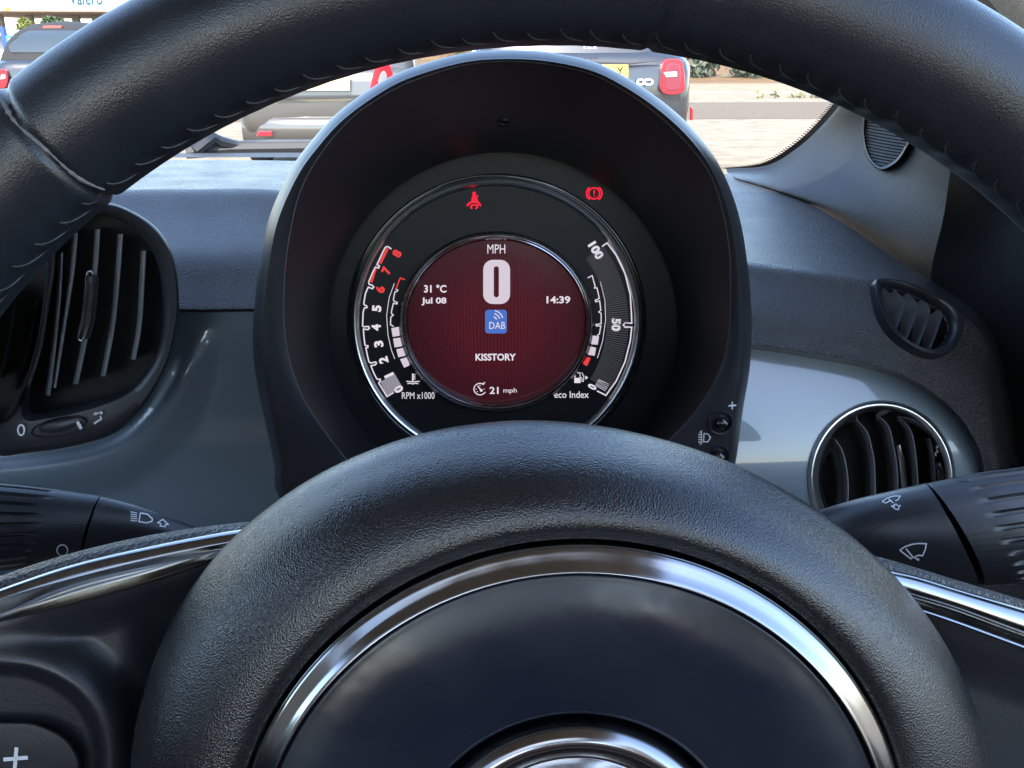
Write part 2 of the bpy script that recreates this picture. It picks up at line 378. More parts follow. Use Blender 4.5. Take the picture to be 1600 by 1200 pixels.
# --- cars
M_TYRE = mat('tyre rubber', (.02, .02, .02), .85)
M_ALLOY = mat('alloy', (.45, .45, .46), .35, .8)
M_CGLASS = mat('car window glass', (.03, .04, .045), .05, coat=.5)
M_LAMP = mat('red lamp lens', (.35, .004, .016), .15, coat=1)
M_LAMPD = mat('dark red lamp centre', (.16, .01, .03), .2, coat=1)
M_LAMPW = mat('clear lamp lens', (.75, .7, .66), .15, coat=1)
M_PLATE = mat('yellow plate', (.62, .44, .07), .45)
M_TRIM = mat('black bumper plastic', (.03, .03, .032), .6)
def car(name, x, y, W_, L_, H_, paint, label, cat, roofmat=None, belt=.95, low=.28, tail=None, taper=.80, lean=.35):
    """rear end at y, facing away from us"""
    t = thing(name, V((x, y, 0)), label, cat)
    hw = W_ / 2
    def section(yy, hwid, zb, zt, rnd):
        ring = []
        for k in range(24):
            a = 2 * pi * k / 24; c_, s_ = cos(a), sin(a); e = 2 / rnd
            ring.append(V((x + hwid * math.copysign(abs(c_) ** e, c_), yy, (zb + zt) / 2 + (zt - zb) / 2 * math.copysign(abs(s_) ** e, s_))))
        return ring
    mb = MB(); rows = [section(y + .00, hw * .86, low + .12, belt - .16, 5), section(y + .03, hw * .93, low + .04, belt - .06, 6), section(y + .14, hw * .985, low, belt, 6)]
    for f in (.2, .4, .6, .8): rows.append(section(y + L_ * f, hw, low - .06, belt + (.0 if f < .7 else -.06), 6))
    rows += [section(y + L_ * .96, hw * .9, low, belt - .22, 5), section(y + L_, hw * .75, low + .1, belt - .35, 4)]
    mb.grid(rows, cu=True); mb.fan(rows[0]); mb.fan(rows[-1]); body = mb.build('body', paint, t, 50)
    # greenhouse
    mb = MB(); g = []
    def gh(f):
        k = 1 - (1 - taper) * (.35 * f + .65 * f ** 4); return k, belt - .05 + (H_ - belt + .05) * f, y + .10 + lean * (.75 * f + .55 * f ** 5), y + L_ * .72 - 1.05 * f
    for f in (0, .2, .4, .6, .75, .86, .94, 1.0):
        k, z, yb, yf = gh(f)
        ring = [V((x + hw * .95 * k * a, b_, z)) for a, b_ in ((-1, yf), (-1, yb + .20), (-.97, yb + .09), (-.86, yb + .02), (-.5, yb - .012), (0, yb - .02), (.5, yb - .012), (.86, yb + .02), (.97, yb + .09), (1, yb + .20), (1, yf), (.8, yf + .15), (-.8, yf + .15))]
        g.append(ring)
    mb.grid(g, cu=True); mb.fan(g[-1], sum(g[-1], V()) / 13 + V((0, 0, .05))); mb.build('roof', roofmat or paint, t, 60)
    def rearpt(a, f):                            # a point just proud of the rear glass
        k, z, yb, yf = gh(f); return V((x + hw * .95 * k * a, yb - .02 + .03 * a * a - .012, z))
    mb = MB(); rws = []
    for q in range(9):
        f = .26 + .56 * q / 8; wd = (.74 + .10 * sin(pi * min(1, q / 5))) * (1 if q < 7 else (.96 if q == 7 else .86)); rws.append([rearpt(wd * (-1 + r / 7), f) for r in range(15)])
    mb.grid(rws); mb.build('rear_window', M_CGLASS, t, 60)
    for sx in (-1, 1):
        for yy in (y + .62, y + L_ - .75):
            mb = MB(); c = V((x + sx * (hw - .10), yy, .31)); n = 28
            prof = [(.16, .095), (.28, .10), (.31, .08), (.31, -.08), (.28, -.10), (.16, -.095)]
            mb.grid([[c + V((sx * h, r_ * cos(2 * pi * k / n), r_ * sin(2 * pi * k / n))) for k in range(n)] for r_, h in prof], cu=True)
            wh = mb.build('wheel', M_TYRE, t)
            mb = MB(); mb.fan([c + V((sx * .085, .2 * cos(2 * pi * k / n), .2 * sin(2 * pi * k / n))) for k in range(n)], c + V((sx * .06, 0, 0))); mb.build('rim', M_ALLOY, wh)
    # bumper
    mb = MB(); rows = []
    for k in range(13):
        a = -1 + k / 6; yy = y - .07 + .16 * abs(a) ** 3
        rows.append([V((x + hw * .97 * a, yy + dy, z)) for dy, z in ((.10, low - .06), (.01, low), (0, low + .13), (.03, low + .20), (.12, low + .22))])
    mb.grid(rows); mb.build('bumper', paint, t, 60)
    return t
M_SILVER = mat('silver paint', (.075, .071, .066), .35, .3, coat=1)
M_DGREY = mat('dark grey paint', (.024, .026, .031), .35, .3, coat=1)
M_BLACKP = mat('black paint', (.010, .011, .015), .3, coat=1)
M_SOFT = mat('black soft top', (.014, .013, .0125), .85)
M_BADGE = mat('pale badge', (.62, .72, .74), .3, .3)
M_WCAR = mat('pale car paint', (.7, .7, .7), .3, coat=1)
def rear_prism(t, name, m, pts, y, th=.03, bevel=.006, parent=None):
    ring = [P(a, b, y) for a, b in pts]; mb = MB(); mb.prism(ring, V((0, th, 0))); return mb.build(name, m, parent or t, 0, bevel=bevel)
# silver hatchback
ys = 9.3; xs = P(512, 150, ys).x
t = car('silver_hatchback', xs, ys, 1.74, 3.9, 1.5, M_SILVER, 'silver hatchback with a looped red tail lamp, seen left of the instrument hood', 'car')
M_LINS = mat('grey lamp centre', (.16, .16, .16), .3, coat=1)
lm = rear_prism(t, 'tail_lamp', M_LAMP, cr([(578, 150), (582, 118), (588, 102), (600, 97), (610, 103), (614, 122), (612, 140), (600, 150)], 4, True), ys - .03, .05)
rear_prism(t, 'lamp_insert', M_LINS, cr([(591, 131), (594, 116), (600, 111), (604, 117), (605, 131), (598, 133)], 4, True), ys - .036, .02, parent=lm)
rear_prism(t, 'reversing_lens', M_LAMPW, [(584, 146), (586, 135), (608, 134), (608, 142)], ys - .04, .02, parent=lm)
d_ = 2 * 512
rear_prism(t, 'tail_lamp', M_LAMP, cr([(d_ - a, b) for a, b in [(578, 150), (582, 118), (588, 102), (600, 97), (610, 103), (614, 122), (612, 140), (600, 150)]], 4, True), ys - .03, .05)
M_PLATEP = mat('overexposed plate', (.66, .58, .34), .45)  # yellow plate with its overexposed paleness put into the colour
rear_prism(t, 'number_plate', M_PLATEP, [(455, 142), (547, 142), (547, 118), (455, 118)], ys - .05, .03)
rear_prism(t, 'tailgate_trim', M_TRIM, [(430, 156), (570, 153), (572, 148), (430, 150)], ys - .03, .03)
rear_prism(t, 'reflector', M_LAMP, [(400, 213), (425, 213), (425, 205), (404, 205)], ys - .08, .03)
# dark grey hatchback
yd = 7.5; xd = P(915, 120, yd).x
t = car('dark_grey_hatchback', xd, yd, 1.74, 4.0, 1.52, M_DGREY, 'dark grey hatchback with a square red tail lamp, right of the instrument hood', 'car', belt=1.1, low=.34)
for s_ in (1, -1):
    f = (lambda a: a) if s_ == 1 else (lambda a: 1830 - a)
    lm = rear_prism(t, 'tail_lamp', M_LAMP, cr([(f(a), b) for a, b in [(1034, 143), (1033, 120), (1037, 96), (1052, 92), (1066, 96), (1070, 120), (1069, 142), (1052, 148)]], 4, True), yd - .04, .10)
    rear_prism(t, 'lamp_insert', M_LAMPD, cr([(f(a), b) for a, b in [(1041, 139), (1040, 120), (1043, 102), (1052, 99), (1062, 102), (1064, 120), (1063, 138), (1052, 142)]], 3, True), yd - .046, .02, parent=lm)
    rear_prism(t, 'reversing_lens', M_LAMPW, [(f(a), b) for a, b in [(1041, 121), (1058, 120), (1058, 112), (1037, 113)]], yd - .054, .02, parent=lm)
rear_prism(t, 'number_plate', M_PLATE, [(868, 122), (982, 122), (982, 101), (868, 101)], yd - .03, .02)
mb = MB(); text(mb, 'Y', 969, 111.5, 10, 14, lambda a, b: P(a, b, yd - .034), bold=.02); mb.build('plate_character', M_TYRE, t, 0)
rear_prism(t, 'handle_recess', M_TRIM, [(835, 99), (985, 101), (1034, 94), (985, 97), (835, 93)], yd - .025, .02)
mb = MB(); prb = lambda a, b: P(a, b, yd - .03)
stroke(mb, arc(1001, 128, 5, 4, 0, 360, 16), 3, prb); stroke(mb, arc(1013, 128, 7, 4, 0, 360, 16), 3, prb); mb.build('badge', M_BADGE, t, 0)
mb = MB()
for a, b, c_, d2 in ((912, 68, 915, 76), (918, 68, 925, 70), (918, 71, 924, 73), (918, 74, 925, 76), (927, 68, 932, 76)): poly(mb, [(a, d2), (c_, d2), (c_, b), (a, b)], lambda u, v: P(u, v, yd - .03))
mb.build('badge', M_BADGE, t, 0)
rear_prism(t, 'rear_reflector', M_LAMP, [(1079, 188), (1083, 188), (1083, 170), (1079, 166)], yd + .12, .03)
# small dark soft-top car
yc = 15.0; xc = P(72, 100, yc).x
t = car('small_soft_top_car', xc, yc, 1.62, 3.5, 1.42, M_BLACKP, 'small dark soft top car under the canopy, red lamp on its roof edge', 'car', roofmat=M_SOFT, belt=.92, taper=.60, lean=.55)
rear_prism(t, 'brake_lamp', M_LAMP, [(65, 45), (96, 44), (97, 40), (68, 40)], yc + .62, .05)
rear_prism(t, 'boot_lamp', M_LAMP, [(55, 96), (66, 96), (70, 88), (60, 89)], yc - .02, .05)
lm = rear_prism(t, 'tail_lamp', M_LAMP, cr([(-3, 136), (-4, 118), (0, 109), (9, 110), (12, 122), (10, 134), (4, 138)], 4, True), yc - .05, .08)
rear_prism(t, 'lamp_insert', M_LAMPW, [(0, 124), (8, 123), (8, 117), (2, 116)], yc - .06, .02, parent=lm)
rear_prism(t, 'tail_lamp', M_LAMP, cr([(144 - a, b) for a, b in [(-3, 136), (-4, 118), (0, 109), (9, 110), (12, 122), (10, 134), (4, 138)]], 4, True), yc - .05, .08)
rear_prism(t, 'number_plate', M_PLATE, [(33, 122), (110, 122), (110, 110), (33, 110)], yc - .06, .02)
# pale car at the very edge
t = car('pale_car', P(-40, 100, 22).x, 22, 1.7, 3.9, 1.4, M_WCAR, 'pale car cut off at the left edge, beyond the small dark car', 'car')

# ================================================================== CAR CABIN
cab = thing('car_cabin', V((-.36, .3, 0)), 'grey trimmed car interior shell with pillar, windscreen and door around the dashboard', 'car interior')
# windscreen: base follows the scuttle, runs back over the driver
def ws(u, v):                                   # u across -1..1 (0 = car centre), v 0 base .. 1 header
    x = -.36 + u * (.72 - .12 * v); y = .98 - .13 * u * u - .58 * v; z = .99 + .44 * v + .02 * sin(pi * v)
    return V((x, y, z))
mb = MB(); mb.grid([[ws(-1 + i / 12, j / 8) for i in range(25)] for j in range(9)]); mb.build('windscreen', M_GLASS, cab)
# roof lining, rear bulkhead, floor, far door, near door
def roof_pt(u, y, up=0): return V((-.36 + u * .62, y, 1.44 + up + .03 * cos(u * 1.4) + .02 * sin((.26 - y) * 2.1)))
mb = MB(); GY0, GY1, GU = -.30, -.95, .76
us = [-1, -GU, -.4, 0, .4, GU, 1]; yy_ = [.385, .1, GY0, -.5, -.75, GY1, -1.1, -1.3]
for up in (0, .035):
    fs_ = []
    for a in range(7):
        for b in range(6):
            if -GU <= (us[b] + us[b + 1]) / 2 <= GU and GY1 <= (yy_[a] + yy_[a + 1]) / 2 <= GY0: continue
            fs_.append([a * 7 + b, a * 7 + b + 1, a * 7 + b + 8, a * 7 + b + 7])
    mb.add([roof_pt(u, y, up) for y in yy_ for u in us], fs_)
mb.grid([[roof_pt(u, y, q) for q in (0, .035)] for u, y in ((-1, .385), (0, .385), (1, .385))])
for ring in ([(-GU, GY0), (GU, GY0), (GU, GY1), (-GU, GY1)],):
    mb.grid([[roof_pt(u, y, q) for q in (0, .035)] for u, y in ring + ring[:1]])
mb.build('roof_lining', M_BEIGE, cab, 0)
M_TINT = M_GLASS.copy(); M_TINT.name = 'tinted roof glass'
[n_ for n_ in M_TINT.node_tree.nodes if n_.type == 'BSDF_TRANSPARENT'][0].inputs[0].default_value = (.34, .37, .38, 1)
mb = MB(); mb.grid([[roof_pt(u, y, .03) for u in (-GU, -.4, 0, .4, GU)] for y in (GY0, -.5, -.75, GY1)]); mb.build('roof_glass', M_TINT, cab)
mb = MB(); mb.box((-.36, -1.35, .62), (1.4, .08, .9)); mb.box((-.36, -.05, .22), (1.4, 2.6, .06)); mb.build('floor', M_CARPET, cab)
mb = MB(); mb.box((-.33, .70, .52), (1.5, .04, .85)); mb.build('firewall', M_CARPET, cab, 0)
mb = MB(); mb.box((-1.10, -.2, .69), (.07, 2.2, .86)); mb.build('door', M_SATIN, cab, 0, bevel=.02)  # far door unseen, sill raised to dim the light from its window
mb = MB(); mb.box((-1.08, -.72, 1.22), (.05, 1.3, .5)); mb.build('side_light_blocker', M_BEIGE, cab, 0)  # unseen panel added to cut light from the passenger side
mb = MB(); mb.box((.40, -.90, 1.22), (.05, .95, .5)); mb.build('side_light_blocker', M_BEIGE, cab, 0)  # unseen panel added to cut light behind the driver
mb = MB(); mb.box((.425, -.28, .60), (.07, 2.0, .72))
mb.build('door', M_SATIN, cab, 0, bevel=.02)
# unseen seats behind the camera, coloured to warm the chrome's reflections
for sx in (0, -.72):
    mb = MB(); mb.tube([V((sx, -.42, .45)), V((sx, -.50, .75)), V((sx, -.58, 1.05)), V((sx, -.60, 1.12))], [.20, .235, .20, .10], 16, flat=.4, up=(0, 1, 0)); mb.tube([V((sx, -.6, 1.16)), V((sx, -.6, 1.30))], [.11, .10], 14, flat=.5, up=(0, 1, 0))
    mb.build('seat', M_SEAT, cab)
# pillar trim: the big grained corner below the screen edge, in front of the door
rowsP = [
    [(1135, 264, .80), (1200, 258, .78), (1250, 228, .76), (1290, 190, .74), (1330, 140, .70), (1380, 70, .63), (1430, -20, .56), (1480, -160, .46)],
    [(1137, 270, .79), (1205, 266, .77), (1258, 236, .75), (1299, 197, .73), (1340, 147, .69), (1392, 76, .62), (1445, -15, .55), (1500, -160, .45)],
    [(1145, 276, .76), (1225, 282, .73), (1290, 265, .71), (1340, 235, .69), (1390, 190, .66), (1440, 120, .60), (1490, 30, .53), (1550, -130, .43)],
    [(1165, 284, .745), (1245, 306, .70), (1320, 320, .66), (1390, 310, .63), (1450, 270, .60), (1500, 200, .55), (1550, 90, .49), (1610, -90, .41)],
    [(1185, 292, .758), (1270, 330, .70), (1350, 378, .645), (1430, 402, .595), (1510, 370, .55), (1560, 290, .51), (1610, 160, .46), (1680, -50, .39)],
    [(1195, 315, .78), (1290, 365, .72), (1380, 430, .655), (1470, 480, .585), (1560, 470, .52), (1620, 390, .48), (1680, 240, .43), (1760, 0, .37)],
]
def loft(rows, n, k=6, close_rows=False):
    R1 = [cr(r, n) for r in rows]; cols = list(zip(*R1)); C2 = [cr(c, k) for c in cols]
    return [list(x) for x in zip(*C2)]
g = loft(rowsP, 6, 6)
mb = MB(); mb.grid([[P(*q) for q in r] for r in g]); PB = mb.bvh()
pil = mb.build('pillar_trim', M_PILLAR, cab, 60)
# black ceramic border of the glass with its dotted edge
edge = [P(*q) for q in cr([(a, b, c + .012) for a, b, c in rowsP[0]], 8)]
M_FRIT = mat('ceramic border', (.01, .01, .011), .5)
mb = MB(); ed0 = cr([(a, b, c + .010) for a, b, c in rowsP[0]], 8)
inn = cr([(1120, 262, .81), (1185, 252, .79), (1235, 222, .77), (1275, 184, .75), (1314, 135, .71), (1362, 66, .64), (1410, -22, .57), (1455, -160, .47)], 8)
mid = [tuple(a[k] * .45 + b[k] * .55 for k in range(3)) for a, b in zip(ed0, inn)]
mb.grid([[P(*q) for q in ed0], [P(*q) for q in mid]])
q0 = resamp([P(*q) for q in mid], 340); q1 = resamp([P(*q) for q in inn], 340)
for i in range(0, 338, 2):
    mb.add([q0[i], q0[i + 1].lerp(q0[i], .15), q1[i + 1].lerp(q0[i + 1], .45).lerp(q1[i], .3), q1[i].lerp(q0[i], .45)], [[0, 1, 2, 3]])
mb.build('glass_border', M_FRIT, cab, 0)
# beige upper pillar cover and door window frame at the top right
mb = MB(); mb.tube(cr([P(1480, -260, .47), P(1560, -120, .435), P(1655, 0, .405), P(1790, 170, .375), P(1960, 420, .345), P(2200, 800, .30)], 6), .027, 24, flat=.6); mb.build('pillar_cover', M_PCOVER, cab)
# dark door face on the right, stretched left to stand for the pillar's shade
mb = MB(); rowsD = [[(1492, 215, .51), (1560, 200, .49), (1660, 150, .45), (1800, 60, .39)], [(1476, 330, .515), (1550, 330, .50), (1660, 320, .45), (1850, 300, .37)], [(1455, 480, .52), (1560, 490, .50), (1660, 490, .45), (1850, 480, .37)], [(1530, 720, .515), (1600, 720, .50), (1700, 720, .44), (1900, 720, .36)], [(1560, 1000, .51), (1620, 1000, .50), (1720, 1000, .44), (1900, 1000, .36)]]
rowsD = [[(a, b, c + (.04 if k == 0 and b > 450 else 0)) for k, (a, b, c) in enumerate(r)] for r in rowsD]
g = loft(rowsD, 5, 5); mb.grid([[P(*q) for q in r] for r in g]); mb.build('door_shade_panel', M_DOOR, cab, 60)
# tweeter grille set in the pillar trim
tw_out = cr([(1347, 195), (1347, 215), (1352, 240), (1362, 257), (1375, 266), (1390, 262), (1405, 250), (1420, 226), (1432, 200), (1436, 170), (1425, 140), (1400, 125), (1372, 135), (1352, 165)], 5, True)
def on_pil(x, y, dz):
    d = ray(x, y).normalized(); h, nn, i, ds = PB.ray_cast(EYE, d)
    if h is None: return P(x, y, .66)
    return h - d * dz
cxp, cyp = 1391, 196
mb = MB(); rows = []
for s_, dz in ((1.0, -.004), (1.0, .006), (.97, .010), (.93, .010), (.90, .006)): rows.append([on_pil(cxp + (a - cxp) * s_, cyp + (b - cyp) * s_, dz) for a, b in tw_out])
mb.grid(rows, cu=True); tw = mb.build('tweeter_surround', M_SATIN, cab, 50)
mb = MB(); ring = [(cxp + (a - cxp) * .91, cyp + (b - cyp) * .91) for a, b in tw_out]
rows = [[on_pil(cxp + (a - cxp) * s_, cyp + (b - cyp) * s_, .006 + .006 * (1 - s_ * s_)) for a, b in ring] for s_ in (1, .8, .6, .4, .2, .02)]
mb.grid(rows, cu=True); mb.build('tweeter_grille', mat('ribbed grille', (.05, .05, .05), .4, bump=('wave', 150, .002, 1.0)), tw, 60)
# wiper and scuttle at the foot of the screen
wp = thing('windscreen_wiper', P(400, 236, .96), 'black windscreen wiper parked along the foot of the screen', 'wiper')
mb = MB(); mb.tube([P(290, 238, .93), P(360, 232, .94), P(500, 230, .95), P(640, 228, .96)], [.006, .007, .007, .006], 8); mb.build('blade', M_TRIM, wp)
mb = MB(); mb.tube([P(305, 236, .92), P(322, 222, .925), P(332, 215, .93), P(345, 222, .935), P(372, 228, .94), P(420, 226, .945), P(640, 223, .96)], [.006, .007, .006, .006, .005, .005, .004], 8); mb.build('arm', M_SATIN, wp)
mb = MB(); g = loft([[(150, 247, .86), (300, 246, .86), (500, 246, .86), (700, 250, .86)], [(150, 240, .90), (300, 240, .90), (500, 240, .90), (700, 244, .90)], [(150, 239, .95), (300, 239, .95), (500, 238, .95), (700, 242, .95)]], 4, 3)
mb.grid([[P(*q) for q in r] for r in g]); mb.build('scuttle', M_TRIM, cab)

# ================================================================== DASHBOARD
dash = thing('dashboard', P(700, 700, .5), 'black grained dashboard with glossy grey blue fascia and round air vents', 'dashboard')
padF = [(-120, 254, .80), (170, 252, .80), (300, 250, .80), (440, 251, .80), (620, 255, .80), (800, 258, .80), (1000, 262, .79), (1165, 276, .76), (1240, 306, .71), (1320, 350, .645), (1390, 398, .59), (1470, 448, .545), (1560, 520, .53), (1610, 740, .55)]
padC = [(-120, 300, .585), (170, 299, .585), (300, 298, .585), (440, 300, .58), (620, 330, .565), (800, 360, .545), (1000, 390, .525), (1176, 412, .505), (1262, 424, .495), (1350, 438, .488), (1430, 456, .482), (1500, 492, .476), (1552, 555, .472), (1583, 725, .47)]
padM = [(-120, 395, .515), (170, 395, .515), (300, 395, .515), (440, 396, .515), (620, 420, .508), (800, 440, .498), (1000, 465, .484), (1176, 485, .472), (1262, 497, .467), (1350, 512, .462), (1430, 535, .458), (1500, 580, .455), (1543, 640, .452), (1566, 735, .45)]
padS = [(-120, 480, .487), (170, 480, .487), (300, 481, .487), (440, 481, .486), (620, 495, .48), (800, 510, .474), (1000, 527, .465), (1174, 537, .458), (1260, 549, .454), (1350, 565, .451), (1420, 588, .449), (1490, 638, .447), (1530, 698, .446), (1541, 745, .445)]
def shift(r, dx, dy, dd): return [(a + dx, b + dy, c + dd) for a, b, c in r]
def mixr(r, s_, t_): return [tuple(a[k] * (1 - t_) + b[k] * t_ for k in range(3)) for a, b in zip(r, s_)]
cxs = [(a - 1300) for a, b, c in padS]
def seam(r, e, dd):                              # move a row towards the inside of the fascia by e pixels
    o = []
    for i, (a, b, c) in enumerate(r):
        p0 = r[max(0, i - 1)]; p1 = r[min(len(r) - 1, i + 1)]; tx, ty = p1[0] - p0[0], p1[1] - p0[1]; q = math.hypot(tx, ty)
        o.append((a - ty / q * e, b + tx / q * e, c + dd))
    return o
g = loft([padF, mixr(padF, padC, .55), mixr(padF, padC, .9), padC, mixr(padC, padM, .35), padM, mixr(padM, padS, .6), padS, seam(padS, 2, .002), seam(padS, 3, .010), seam(padS, 16, .034)], 16, 9)
mb = MB(); mb.grid([[P(*q) for q in r] for r in g]); PADB = mb.bvh()
DHOLE = [(1372, 455), (1386, 450), (1410, 456), (1437, 466.7), (1463, 482.7), (1477, 496), (1482, 513), (1478, 530.7), (1467, 544), (1450, 549), (1431, 546), (1412.7, 537), (1397, 521), (1383, 502.7), (1375, 480)]
def unproj(p):
    d = p - EYE; z = d.dot(CF); return 800 + FPX * d.dot(CR) / z, 600 - FPX * d.dot(CU) / z
mb.f = [f for f in mb.f if poly_sd(*unproj(sum((mb.v[q] for q in f), V()) / len(f)), DHOLE) > -1]
mb.build('upper_pad', M_PAD, dash, 60)

# left vent frame outlines
ventO = cr([(-40, 300), (40, 296), (110, 303), (166, 316), (202, 328), (240, 352), (264, 384), (276, 424), (280, 478), (276, 514), (264, 560), (244, 604), (216, 644), (172, 680), (100, 700), (0, 712), (-80, 712), (-150, 690), (-180, 500), (-130, 340)], 6, True)
ventI = cr([(92, 372), (104, 350), (125, 338), (160, 336), (200, 352), (232, 384), (248, 420), (254, 468), (252, 516), (244, 552), (224, 584), (196, 608), (136, 628), (80, 641), (46, 640), (52, 588), (68, 524), (80, 460), (86, 404)], 6, True)
RVX, RVY, RVR = 1378, 748, 113
def fas_depth(px, py):
    if px < 800:
        d = .495 + .010 * sst(620, 860, py)
        s_ = poly_sd(px, py, ventO[::2]); d -= .0085 * sst(-4, 30, s_) * (1 - sst(30, 95, s_)) * sst(500, 600, py)
    else:
        d = .453 + .024 * max(0, (770 - py) / 215) ** 1.4 + .02 * sst(800, 960, py)
        r = math.hypot((px - RVX), (py - RVY) * .95)
    return d
mb = MB(); rows = []
topc = cr([(a, b) for a, b, c in padS] + [(1580, 800), (1640, 860)], 8)
import bisect
txs = [a[0] for a in topc]
def seam_y(px):
    i = min(max(bisect.bisect(txs, px), 1), len(txs) - 1); a, b = topc[i - 1], topc[i]
    return a[1] + (b[1] - a[1]) * (px - a[0]) / (b[0] - a[0]) if b[0] != a[0] else a[1]
for i in range(161):
    row = []
    for j in range(241):
        px = -100 + 1700 * j / 240; y0 = seam_y(px) + 7; py = y0 + (960 - y0) * i / 160
        row.append(P(px, py, fas_depth(px, py)))
    rows.append(row)
HCUT = [(800 + (a - 800) * .86, 480 + (b - 480) * .92) for a, b in [(437, 778), (415, 663), (395, 545), (403, 430), (457, 260), (576, 140), (790, 78), (981, 122), (1113, 239), (1174, 480), (1161, 640), (1130, 800), (1080, 880), (800, 900), (520, 880)]]
nc = len(rows[0]); keep = []
for i in range(len(rows) - 1):
    for j in range(nc - 1):
        px = -100 + 1700 * (j + .5) / 240; y0 = seam_y(px) + 7; py = y0 + (960 - y0) * (i + .5) / 160
        if math.hypot(px - RVX, (py - RVY) * .95) < 108 or poly_sd(px, py, ventO[::2]) < -8 or px > 1532 or poly_sd(px, py, HCUT) < 0: continue
        keep.append([i * nc + j, i * nc + j + 1, (i + 1) * nc + j + 1, (i + 1) * nc + j])
mb.add([p for r in rows for p in r], keep); mb.build('fascia_panel', M_FASCIA, dash, 0); bpy.data.objects['fascia_panel'].data.shade_smooth()
# lower dash
mb = MB(); g = loft([[(-150, 900, .50), (400, 900, .50), (1000, 900, .50), (1700, 880, .50)], [(-150, 1100, .50), (400, 1100, .50), (1000, 1100, .50), (1700, 1080, .50)], [(-150, 1500, .56), (400, 1500, .56), (1000, 1500, .56), (1700, 1480, .56)]], 4, 4)
mb.grid([[P(a, b, c - .03) for a, b, c in r] for r in g]); mb.build('lower_panel', M_PAD, dash)

# ---- centre air vent (left)
def ring_loft(mb, rings):                        # [(pts, depth)]
    n = 160; rr = []
    for pts, d in rings:
        q = resamp([V((a[0], a[1], 0)) for a in pts], n, True)
        rr.append([P(p.x, p.y, d(p.x, p.y) if callable(d) else d) for p in q])
    mb.grid(rr, cu=True)
def align(pts, ref):                             # start the ring at the same bearing as ref
    cx = sum(p[0] for p in pts) / len(pts); cy = sum(p[1] for p in pts) / len(pts)
    k = max(range(len(pts)), key=lambda i: (pts[i][0] - cx)); return pts[k:] + pts[:k]
def scl(pts, s_, c=None):
    cx = c[0] if c else sum(p[0] for p in pts) / len(pts); cy = c[1] if c else sum(p[1] for p in pts) / len(pts)
    return [(cx + (p[0] - cx) * s_, cy + (p[1] - cy) * s_) for p in pts]
FD = .452
# frame as a signed-distance height field so that it keeps the two openings
ventL = cr([(66, 380), (74, 420), (66, 480), (56, 540), (40, 588), (14, 640), (-30, 655), (-90, 640), (-120, 520), (-90, 380), (-10, 340)], 6, True)
mb = MB(); step = 5
xs_ = list(range(-150, 300, step)); ys_ = list(range(285, 730, step))
O2 = ventO[::2]; I2 = ventI[::2]; L2 = ventL[::2]
slot = arc(92, 667, 41, 13, 0, 360, 24)
slot = [(92 + (a - 92) * cos(R(-12)) - (b - 667) * sin(R(-12)), 667 + (a - 92) * sin(R(-12)) + (b - 667) * cos(R(-12))) for a, b in slot]
def frame_ring(mb, outer, inner, prof, n=220):
    """loft from outer outline to inner outline; prof = [(t, depth)]; correspondences by bearing from inner centre"""
    cx = sum(p[0] for p in inner) / len(inner); cy = sum(p[1] for p in inner) / len(inner)
    def hit(polyl, a):
        best = None
        dx, dy = cos(a), sin(a)
        for (x1, y1), (x2, y2) in zip(polyl, polyl[1:] + polyl[:1]):
            ex, ey = x2 - x1, y2 - y1; den = dx * ey - dy * ex
            if abs(den) < 1e-9: continue
            t = ((x1 - cx) * ey - (y1 - cy) * ex) / den; u = ((x1 - cx) * dy - (y1 - cy) * dx) / den
            if t > 0 and -1e-6 <= u <= 1 + 1e-6 and (best is None or t > best): best = t
        return best or 1
    hs = [(hit(outer, 2 * pi * k / n), hit(inner, 2 * pi * k / n), 2 * pi * k / n) for k in range(n)]
    rows = []
    for t_, d in prof: rows.append([P(cx + cos(a) * (o * (1 - t_) + i * t_), cy + sin(a) * (o * (1 - t_) + i * t_), d) for o, i, a in hs])
    mb.grid(rows, cu=True)
    return rows
# outline of the right half of the frame: it stops at the dividing bar on its left
halfO = cr([(72, 410), (80, 350), (110, 322), (166, 317), (202, 328), (240, 352), (264, 384), (276, 424), (280, 478), (276, 514), (264, 560), (244, 604), (216, 644), (172, 680), (100, 700), (40, 708), (0, 712), (-20, 690), (16, 640), (40, 590), (56, 540), (66, 480)], 6, True)
mb = MB(); frame_ring(mb, halfO, ventI, [(0, .485), (0, FD + .004), (.06, FD + .001), (.15, FD), (.5, FD + .0005), (.8, FD + .002), (.95, FD + .007), (1, FD + .012), (1.0, FD + .035)])
VFB = mb.bvh(); vent = mb.build('air_vent', M_SATIN, dash, 50, label='tall black dashboard vent with a chrome edged tab')
mb = MB(); c_ = [P(a, b, FD + .034) for a, b in ventI]; mb.fan(c_); mb.build('duct', M_DARK, vent)
vanes = [[(97, 395), (93, 470), (84, 560), (77, 618)], [(120, 364), (114, 430), (100, 520), (86, 606)], [(155, 358), (150, 430), (137, 520), (121, 600)], [(191, 366), (186, 430), (178, 510), (164, 588)], [(227, 392), (224, 450), (220, 510), (211, 562)]]
def vane(mb, pts, d0, dx, dd, wd=2.2):
    c_ = cr(pts, 6)
    fr_l = [P(a - wd, b, d0 + .001) for a, b in c_]; fr = [P(a, b, d0) for a, b in c_]; fr_r = [P(a + wd, b, d0 + .001) for a, b in c_]
    bk = [P(a + dx, b, d0 + dd) for a, b in c_]; bk2 = [P(a + dx - 2 * wd, b, d0 + dd) for a, b in c_]
    mb.grid([bk2, fr_l, fr, fr_r, bk])
for v_ in vanes:
    mb = MB(); vane(mb, v_, FD + .009, -4, .02, 1.7); mb.build('vane', M_EDGE, vent, 50)
mb = MB(); tabc = [(141, 430), (139, 460), (134, 500), (127, 526)]
tb = cr(tabc, 5)
